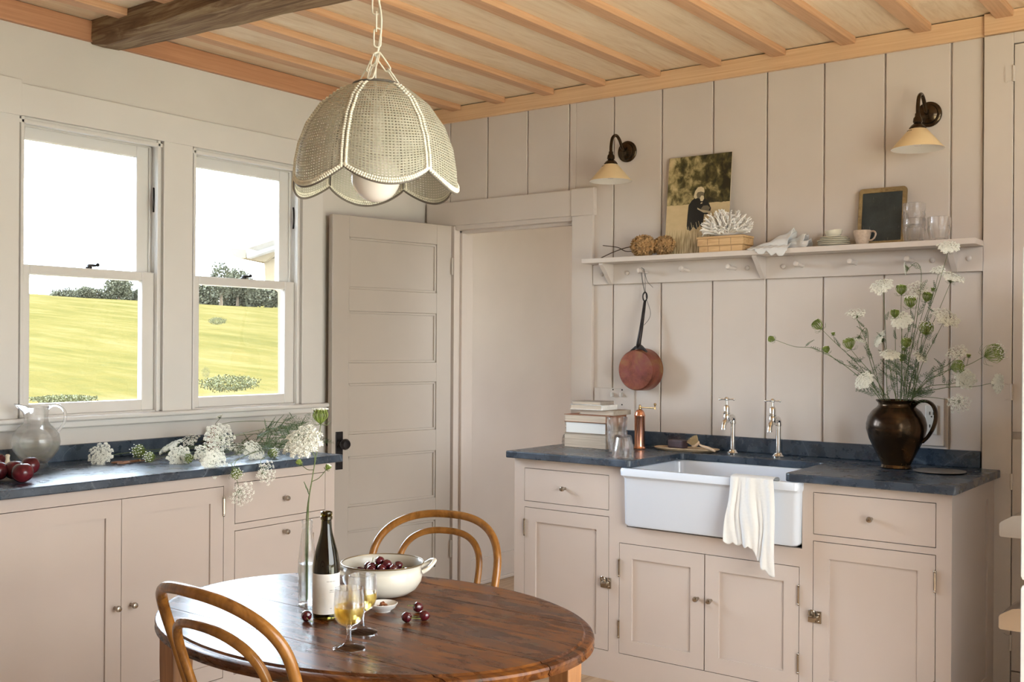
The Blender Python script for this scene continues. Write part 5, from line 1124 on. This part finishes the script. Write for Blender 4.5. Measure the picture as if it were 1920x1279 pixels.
# bouquet in the jug: photo position, depth from the wall, kind, size, facing
camd = lambda p: (CAM-p).normalized()
BQ = [(1778, 472, -.30, 'W', .036, (.2, -.3, 1), 'topmost white wildflower in the jug bouquet, standing in front of the shelf end'),
      (1704, 503, -.20, 'w', .022, (-1, -.3, -.1), 'small white wildflower on a hooked stem, in front of the last shelf peg'),
      (1760, 512, -.22, 'w', .024, (-.1, -.4, 1), 'small greenish white flower just under the shelf bracket, left of a larger green umbel'),
      (1782, 530, -.24, 'W', .040, (.35, .1, 1), 'green backed white umbel right below the shelf end in the jug bouquet'),
      (1656, 545, -.22, 'W', .040, (-.1, -.5, 1), 'round white wildflower in the jug bouquet, tallest on its left part below the shelf'),
      (1690, 553, -.24, 'G', .020, (0, 0, 1), 'upright green closed flower head at the top centre of the jug bouquet'),
      (1722, 548, -.16, 'w', .036, (.1, -.8, .6), 'thin lacy white umbel at the top centre of the bouquet, right of a green head'),
      (1736, 566, -.20, 'G', .019, (.3, 0, 1), 'dark green closed flower head beneath the shelf near the centre right of the bouquet'),
      (1708, 577, -.26, 'g', .022, (0, -.3, 1), 'green and white half open flower head in the upper middle of the jug bouquet'),
      (1606, 596, -.22, 'w', .036, (0, -.1, 1), 'flat thin white umbel at the upper left of the jug bouquet'),
      (1678, 596, -.30, 'G', .016, (0, 0, 1), 'small oval green bud head in the jug bouquet above a round white flower'),
      (1692, 606, -.28, 'W', .034, (0, -.8, .7), 'round white umbel in the middle of the jug bouquet below a small green bud'),
      (1768, 606, -.26, 'W', .048, (.6, -.1, .9), 'large white umbel seen from the side at the upper right of the bouquet'),
      (1736, 628, -.26, 'g', .026, (.2, -.5, .9), 'large round green flower head in the right middle of the jug bouquet'),
      (1540, 617, -.20, 'G', .022, (-.7, 0, .75), 'green closed flower head on a long stem leaning far left toward the sink'),
      (1452, 637, -.18, 'G', .013, (-1, 0, .2), 'tiny green flower head at the far left tip of the bouquet above the taps'),
      (1551, 662, -.24, 'G', .014, (-.3, 0, 1), 'small green flower head low on the left side of the bouquet, below the leaning one'),
      (1595, 655, -.26, 'G', .023, (-.2, -.2, 1), 'plump green closed flower head at the left of the jug bouquet'),
      (1612, 630, -.22, 'w', .028, (-.2, -.2, -1), 'drooping small white umbel left of centre in the jug bouquet'),
      (1656, 640, -.24, 'W', .032, (-.9, -.2, .5), 'white umbel turned sideways in the left middle of the jug bouquet'),
      (1700, 652, -.32, 'G', .019, (0, -.2, 1), 'green closed flower head low in the centre of the jug bouquet'),
      (1625, 718, -.30, 'W', .034, (-.4, -.6, .6), 'dense white umbel at the lower left just above the jug mouth'),
      (1668, 673, -.33, 'W', .032, (.2, -.15, 1), 'flat white umbel seen edge on low in the middle of the bouquet'),
      (1690, 678, -.22, 'G', .015, (.2, 0, 1), 'green bud head behind the flat edge on umbel low in the bouquet'),
      (1724, 673, -.24, 'w', .026, (.5, -.3, .8), 'thin white umbel low on the right of the bouquet centre'),
      (1797, 668, -.20, 'w', .036, (-.3, -.5, 1), 'pale white umbel on the right between two green flower heads'),
      (1846, 668, -.24, 'g', .034, (1, -.2, .35), 'largest green flower head, at the far right of the bouquet'),
      (1783, 690, -.28, 'G', .024, (.9, -.2, .2), 'round green flower head on a long stem, left of the largest green one'),
      (1808, 712, -.22, 'W', .034, (.5, -.8, .1), 'white umbel at the lower right of the bouquet between two others'),
      (1862, 718, -.24, 'W', .034, (1, -.3, 0), 'white umbel seen from the side, the rightmost of all in the bouquet'),
      (1796, 752, -.26, 'w', .038, (.4, -.8, -.4), 'lowest white umbel of the bouquet, hanging right of the jug handle')]
mouth = JP+Vector((0, 0, .255))
for i, (px_, py_, Y_, kd, R, n_, lb_) in enumerate(BQ):
    tip = at(px_, py_, 'Y', Y_); dx = tip.x-mouth.x; rf = random.Random(i); n_ = (Vector(n_).normalized()+Vector((.10, -.42, .0))*(1 if kd in 'Ww' and n_[2] > 0 else 0)).normalized()
    off = Vector((max(-.05, min(.05, dx*.28))+rf.uniform(-.008, .008), max(-.045, min(.045, rf.uniform(-.05, .05))), 0))
    if abs(off.x) > .045: off.y *= .4
    m0 = mouth+off; b0 = JP+Vector((-off.x*.7, -off.y*.7, .05)); low = tip.z < 1.36 and abs(dx) > .12
    c1 = m0.lerp(tip, .5)+Vector((-dx*.10, 0, .015 if low else -.01))+Vector((rf.uniform(-.008, .008), rf.uniform(-.008, .008), 0)); c2 = tip-n_*.02*(1 if n_.z > -.2 else .4)
    pts = [b0, m0, c1]
    if kd != 'w' or n_.z > .3: pts += [m0.lerp(tip, .8)+Vector((-dx*.03, 0, 0))]
    if i == 1: pts = [b0, m0, at(1712, 640, 'Y', -.2), at(1724, 560, 'Y', -.2), at(1727, 510, 'Y', -.2), at(1718, 493, 'Y', -.2)]
    if n_.z < -.5: pts = [b0, m0, m0.lerp(tip, .6), tip+Vector((.03, 0, .02)), tip+Vector((.010, 0, .022))]
    if i == 15: pts = [b0, m0, at(1590, 690, 'Y', -.2), at(1530, 655, 'Y', -.19), at(1490, 650, 'Y', -.18)]
    pts.append(tip)
    lv = [(.55, (math.copysign(.6, dx+.001)*rf.uniform(.3, 1), rf.uniform(-.6, 0), .5), .055), (.42, (rf.uniform(-1, 1), rf.uniform(-.8, .3), .7), .075), (.70, (rf.uniform(-1, 1), rf.uniform(-.8, .3), .8), .045)]
    if i % 2 == 0: lv.append((.30, (math.copysign(1, dx+.001), -.4, .45), .085))
    bd = [(.75, (rf.uniform(-.03, .03), -.005, .03))] if i % 6 == 2 else []
    flower(lb_, pts, kd, R*(1.12 if kd in 'gG' else 1.06), n_, 'wildflowers in the bronze jug', i+1, lv, buds=bd)
# extra foliage filling the jug mouth
# flowers laid on the window counter: head position (pixel, plane X), stem end
LQ = [(190, 854, .20, 'W', .040, (.5, -.8, .5), (480, 845, .15), 'white umbel lying farthest left on the window counter, alone on its long stem'),
      (266, 850, .24, 'g', .026, (.4, -.9, .4), (520, 838, .20), 'fuzzy green flower head above the scissors, the left one of the two'),
      (285, 860, .33, 'g', .020, (.4, -.9, .4), (530, 840, .30), 'fuzzy green flower head above the scissors, the right one of the two'),
      (322, 842, .26, 'W', .042, (-.2, -.5, .9), (540, 835, .22), 'white umbel lying face up left of the green centred flower'),
      (336, 858, .40, 'W', .040, (.9, -.3, .4), (540, 842, .30), 'white umbel facing the room beside the green centred flower head'),
      (352, 860, .46, 'G', .018, (1, -.4, .2), (545, 845, .32), 'green flower head pressed among white umbels at the left of the heap'),
      (358, 828, .20, 'w', .034, (.2, -.6, .9), (535, 818, .15), 'thin pale umbel at the back of the heap near the rust brown bottle'),
      (388, 856, .45, 'W', .046, (.8, -.2, .7), (550, 835, .30), 'broad white umbel in the front middle of the heap'),
      (410, 822, .36, 'W', .052, (.9, -.35, .55), (555, 805, .22), 'biggest and brightest white umbel at the top of the heap'),
      (400, 876, .60, 'W', .044, (.9, -.1, .1), (540, 838, .30), 'white umbel hanging just over the counter edge at the middle of the heap'),
      (447, 846, .40, 'w', .040, (.5, 0, .9), (560, 822, .25), 'loose thin white umbel right of the brightest one in the heap'),
      (438, 886, .675, 'g', .022, (1, -.2, -.1), (500, 835, .40), 'green flower head hanging in front of the counter edge above a drooping umbel'),
      (451, 924, .70, 'w', .044, (.9, -.1, -.3), (520, 838, .35), 'drooping lacy umbel hanging lowest in front of the drawer'),
      (474, 850, .48, 'W', .044, (.8, .1, .6), (555, 818, .30), 'white umbel in the right part of the heap above the counter edge'),
      (496, 886, .68, 'w', .042, (1, .1, .1), (545, 830, .40), 'white umbel hanging over the drawer corner, right of the drooping lacy one'),
      (505, 852, .52, 'g', .020, (.9, .2, .3), (560, 825, .35), 'small green centred flower at the right end of the heap'),
      (412, 782, .12, 'w', .014, (-.2, -.5, .9), (560, 806, .18), 'tiny sprig arching highest over the heap against the wall')]
for i, (px_, py_, X_, kd, R, n_, (ex, ey, eX), lb_) in enumerate(LQ):
    tip = at(px_, py_, 'X', X_); end = at(ex, ey, 'X', eX); n_ = Vector(n_).normalized(); rf = random.Random(i+90)
    if X_ < .64: tip.z = max(tip.z, CH+.012)
    end.z = max(end.z, CH+.006); end.z = min(end.z, CH+.075)
    tip = tip-n_*R*.35; 
    if X_ < .6 and tip.z < CH+.012: tip.z = CH+.012
    mid = tip.lerp(end, .5); mid.z = max(mid.z, CH+.012)+.02
    if X_ > .64: mid = Vector((.645, tip.y+.02, CH+.018)); m2 = tip.lerp(end, .7); m2.z = CH+.03; pts = [end, m2, mid, tip+Vector((-.008, .005, .02 if tip.z < CH else 0)), tip]
    elif i == 16: pts = [end, at(560, 798, 'X', .14), at(500, 790, 'X', .12), at(440, 791, 'X', .12), at(405, 797, 'X', .12), tip]
    else: pts = [end, end.lerp(mid, .5)+Vector((0, 0, .008)), mid, tip.lerp(mid, .3)+Vector((0, 0, .004)), tip]
    lv = [(.05+.09*k_, (rf.uniform(-.5, .9), rf.uniform(-.3, 1), rf.uniform(0, .9)), rf.uniform(.05, .08)) for k_ in range(4)]
    flower(lb_, pts, kd, R*1.14, n_, 'cut wildflowers on the window counter', i+60, lv)
# cut foliage sprays at the stem end
for i, (px_, py_, X_, lb_) in enumerate(((520, 820, .24, 'feathery green spray of cut stems in the middle of the flower heap'), (558, 800, .10, 'thin leafy spray reaching highest at the right of the heap against the wall'), (575, 838, .22, 'dark leafy spray trailing onto the bare counter at the right of the heap'))):
    rf = random.Random(i+300); c_ = at(px_, py_, 'X', X_); c_.z = max(c_.z, CH+.008); t = thing('leaf_spray', lb_, 'foliage', (c_.x, c_.y, c_.z), 0, 'cut wildflowers on the window counter')
    s = MB(); s.mat(M_stem)
    for k_ in range(10 if i == 0 else 4): a = Vector((rf.uniform(-.05, .05), rf.uniform(-.06, .0), rf.uniform(-.0, .045) if i != 1 else rf.uniform(-.02, .01))); s.tube(smoothpath([Vector((0, -.10, .0))+a*.3, a, a+Vector((rf.uniform(-.02, .03), rf.uniform(.04, .09), rf.uniform(-.01, .02)))], 4), .0013, 5)
    s.build('stems', M_stem, t, True); s = MB()
    for k_ in range(20 if i == 0 else 8): fern(s, Vector((rf.uniform(-.05, .06), rf.uniform(-.08, .06), rf.uniform(0, .04))), Vector((rf.uniform(-.6, .8), rf.uniform(-.6, 1), rf.uniform(-.1 if i else .1, .8))), rf.uniform(.05, .085), rf)
    s.build('leaves', M_leaf, t)
# two stems in the bud vase
VP = vp+Vector((0, 0, .01))
h1 = atd(570, 822, 2.56); flower('white umbel on a thin stem in the glass bud vase', [VP, vp+Vector((.003, 0, .20)), atd(580, 930, 2.57), atd(590, 860, 2.56)-Vector((0, 0, .0)), atd(575, 838, 2.56)], 'W', .046, Vector((.35, -.95, .75)), None, 201, [(.50, (-.2, -.3, 1), .035)], buds=[(.62, (.03, .02, .03))])
flower('green heart shaped closed flower head on the taller stem in the bud vase', [VP, vp+Vector((-.003, 0, .20)), atd(585, 900, 2.58), atd(597, 830, 2.58), atd(601, 795, 2.58)], 'g', .021, Vector((0, 0, 1)), None, 202, [(.42, (.3, -.2, 1), .035), (.10, (0, 0, 1), .05)], buds=[(.58, (-.035, -.01, .012))])
# ================================================================== OUTDOORS
gm = MB(); rows = []
for i in range(90):
    q_ = -1+2*i/89; x = 4.0+(45 if q_ > 0 else 160)*math.copysign(abs(q_)**1.8, q_) ; row = []
    for j in range(70):
        p_ = -1+2*j/69; y = -2+170*math.copysign(abs(p_)**1.6, p_); d = max(0, -x); h = -.7 if d < 6 else -.7+(d-6)*.079-(0 if d < 95 else (d-95)*.05)
        h += noise.noise(Vector((x*.05, y*.05, 0)))*.5*min(1, d/20)+noise.noise(Vector((x*.2, y*.2, 5)))*.10*min(1, d/10); row.append((x, y, h))
    rows.append(row)
gm.grid(rows); struct(gm.build('ground_meadow', M_grass, None, True))
struct(MB().box(-.6, 12, -16, -6.16, -.75, -.30).build('ground_bounce_slab', plain('pale_bounce_ground', (.53, .51, .39), .9, 0, .1, 3, .1)))  # unseen pale slab, added to bounce daylight into the room
struct(MB().box(4.77, 14, -6.15, 3, -.75, -.30).build('ground_bounce_slab_side', MATS['pale_bounce_ground']))  # second added slab, bounces light up through the right wall opening
def foliage(mb, c, rx, rz, n_, leaf, rf):
    for i in range(n_):
        z = rf.uniform(-1, 1); a = rf.uniform(0, 2*PI); q = math.sqrt(1-z*z); rr_ = rf.uniform(.55, 1.02); lump = 1+.28*noise.noise(Vector((q*math.cos(a)*2, q*math.sin(a)*2, z*2))+Vector(c)*.3)
        p = Vector(c)+Vector((q*math.cos(a)*rx, q*math.sin(a)*rx, z*rz))*rr_*lump; u = Vector([rf.uniform(-1, 1) for _ in range(3)]).normalized(); w_ = u.orthogonal().normalized()
        mb.face([mb.v(p+u*leaf), mb.v(p+w_*leaf*.6), mb.v(p-u*leaf), mb.v(p-w_*leaf*.6)])
def tree(px_, top, bot, wpx, d, label, seed, lean=1.0):
    rf = random.Random(seed); b_ = atd(px_, bot, d); tp = atd(px_, top, d); H_ = tp.z-b_.z; Wd = wpx/FPX*d/2; t = thing('tree', label, 'tree', (b_.x, b_.y, b_.z-.6), 0, None)
    s = MB(); s.tube([(0, 0, 0), (0.05, 0, H_*.4), (.0, .1, H_*.8)], [H_*.05, H_*.035, H_*.012], 7); s.build('trunk', M_bark, t, True)
    s = MB(); foliage(s, (0, 0, .6+H_*.56), Wd, H_*.46, 2400, Wd*.09, rf); foliage(s, (Wd*.45, Wd*.2, .6+H_*.42), Wd*.6, H_*.35, 500, Wd*.07, rf); foliage(s, (-Wd*.45, -Wd*.2, .6+H_*.40), Wd*.6, H_*.34, 500, Wd*.07, rf); s.build('crown', M_tree, t)
def hedge(pxs, top, bot, d, label, seed):
    rf = random.Random(seed); b_ = atd((pxs[0]+pxs[1])/2, bot, d); t = thing('hedge', label, 'hedge', (b_.x, b_.y, b_.z-.5)); s = MB(); n_ = 9
    for i in range(n_):
        c_ = atd(pxs[0]+(pxs[1]-pxs[0])*(i+.5)/n_, bot, d)-b_; H_ = (bot-top)/FPX*d*rf.uniform(.75, 1.1); foliage(s, (c_.x, c_.y, .5+H_*.35), (pxs[1]-pxs[0])/FPX*d/n_*.9, H_*.75, 900, H_*.11, rf)
    s.build('foliage', M_tree, t)
    s = MB(); s.tube([(0, 0, 0), (0, 0, 1.0)], .08, 6); s.build('trunk', M_bark, t)
tree(222, 516, 562, 50, 96, 'full rounded tree on the ridge seen through the left window', 1)
tree(162, 538, 560, 34, 98, 'low bushy tree on the ridge left of the rounded tree', 2)
tree(262, 541, 562, 26, 98, 'small bushy tree on the ridge at the right edge of the left window', 3)
hedge((100, 265), 541, 562, 100, 'low dark hedge line on the ridge seen through the left window', 4)
tree(414, 492, 562, 42, 96, 'tall ragged tree on the ridge seen through the right window', 5)
tree(445, 505, 562, 50, 99, 'broad leaning tree crown beside the ragged one in the right window', 6)
hedge((362, 535), 530, 565, 100, 'tall dark hedge on the ridge seen through the right window', 7)
def shrub(px_, py_, d, wpx, hpx, label, seed):
    rf = random.Random(seed); p = atd(px_, py_, d); s = MB(); R = wpx/FPX*d/2; H_ = hpx/FPX*d; foliage(s, (0, 0, H_*.35), R, H_*.6, 2200, R*.035, rf); o = s.build('shrub', M_shrub); o.location = p; tag(o, label, 'shrub')
shrub(408, 606, 55, 34, 12, 'dark low bush midway up the meadow in the right window', 11)
shrub(386, 706, 21, 16, 20, 'small upright bush near the lower left of the right window', 12)
shrub(430, 728, 18, 110, 26, 'wide grey green weeds at the bottom of the right window', 13)
shrub(120, 752, 17.5, 120, 12, 'low rough grass clump at the bottom of the left window', 14)
# neighbouring wing with its eave
d0 = 7.5; t = thing('outbuilding', 'pale stucco outbuilding corner with white eave seen through the right window', 'building', atd(560, 760, d0))
def pslab(name, poly, m_, d_a, d_b):
    s = MB(); o_ = t.location; A = [s.v(atd(x, y, d_a)-o_) for x, y in poly]; B = [s.v(atd(x, y, d_a)+(-Fw*0+Vector((-.55, 1.0, 0)).normalized()*(d_b-d_a))-o_) for x, y in poly]; n_ = len(poly)
    s.face(A); s.face(B[::-1])
    for i in range(n_): s.face([A[i], B[i], B[(i+1) % n_], A[(i+1) % n_]])
    return s.build(name, m_, t)
pslab('wall', [(495, 490), (497, 530), (521, 548), (521, 772), (640, 772), (640, 470), (560, 470)], M_house, d0, d0+3)
pslab('soffit', [(461, 484), (487, 490), (497, 491), (520, 470), (640, 440), (640, 425), (516, 449)], M_house, d0-.05, d0+3)
pslab('gutter', [(432, 466), (461, 468), (461, 484), (450, 485), (438, 480)], M_house, d0-.10, d0+3)
pslab('rafter_board', [(461, 468), (516, 450), (640, 412), (640, 430), (516, 467), (463, 484)], M_roofo, d0-.12, d0+.0)
pslab('roof', [(456, 444), (516, 423), (640, 382), (640, 412), (516, 449), (463, 466), (461, 454), (457, 454)], M_roofo, d0-.30, d0+3)
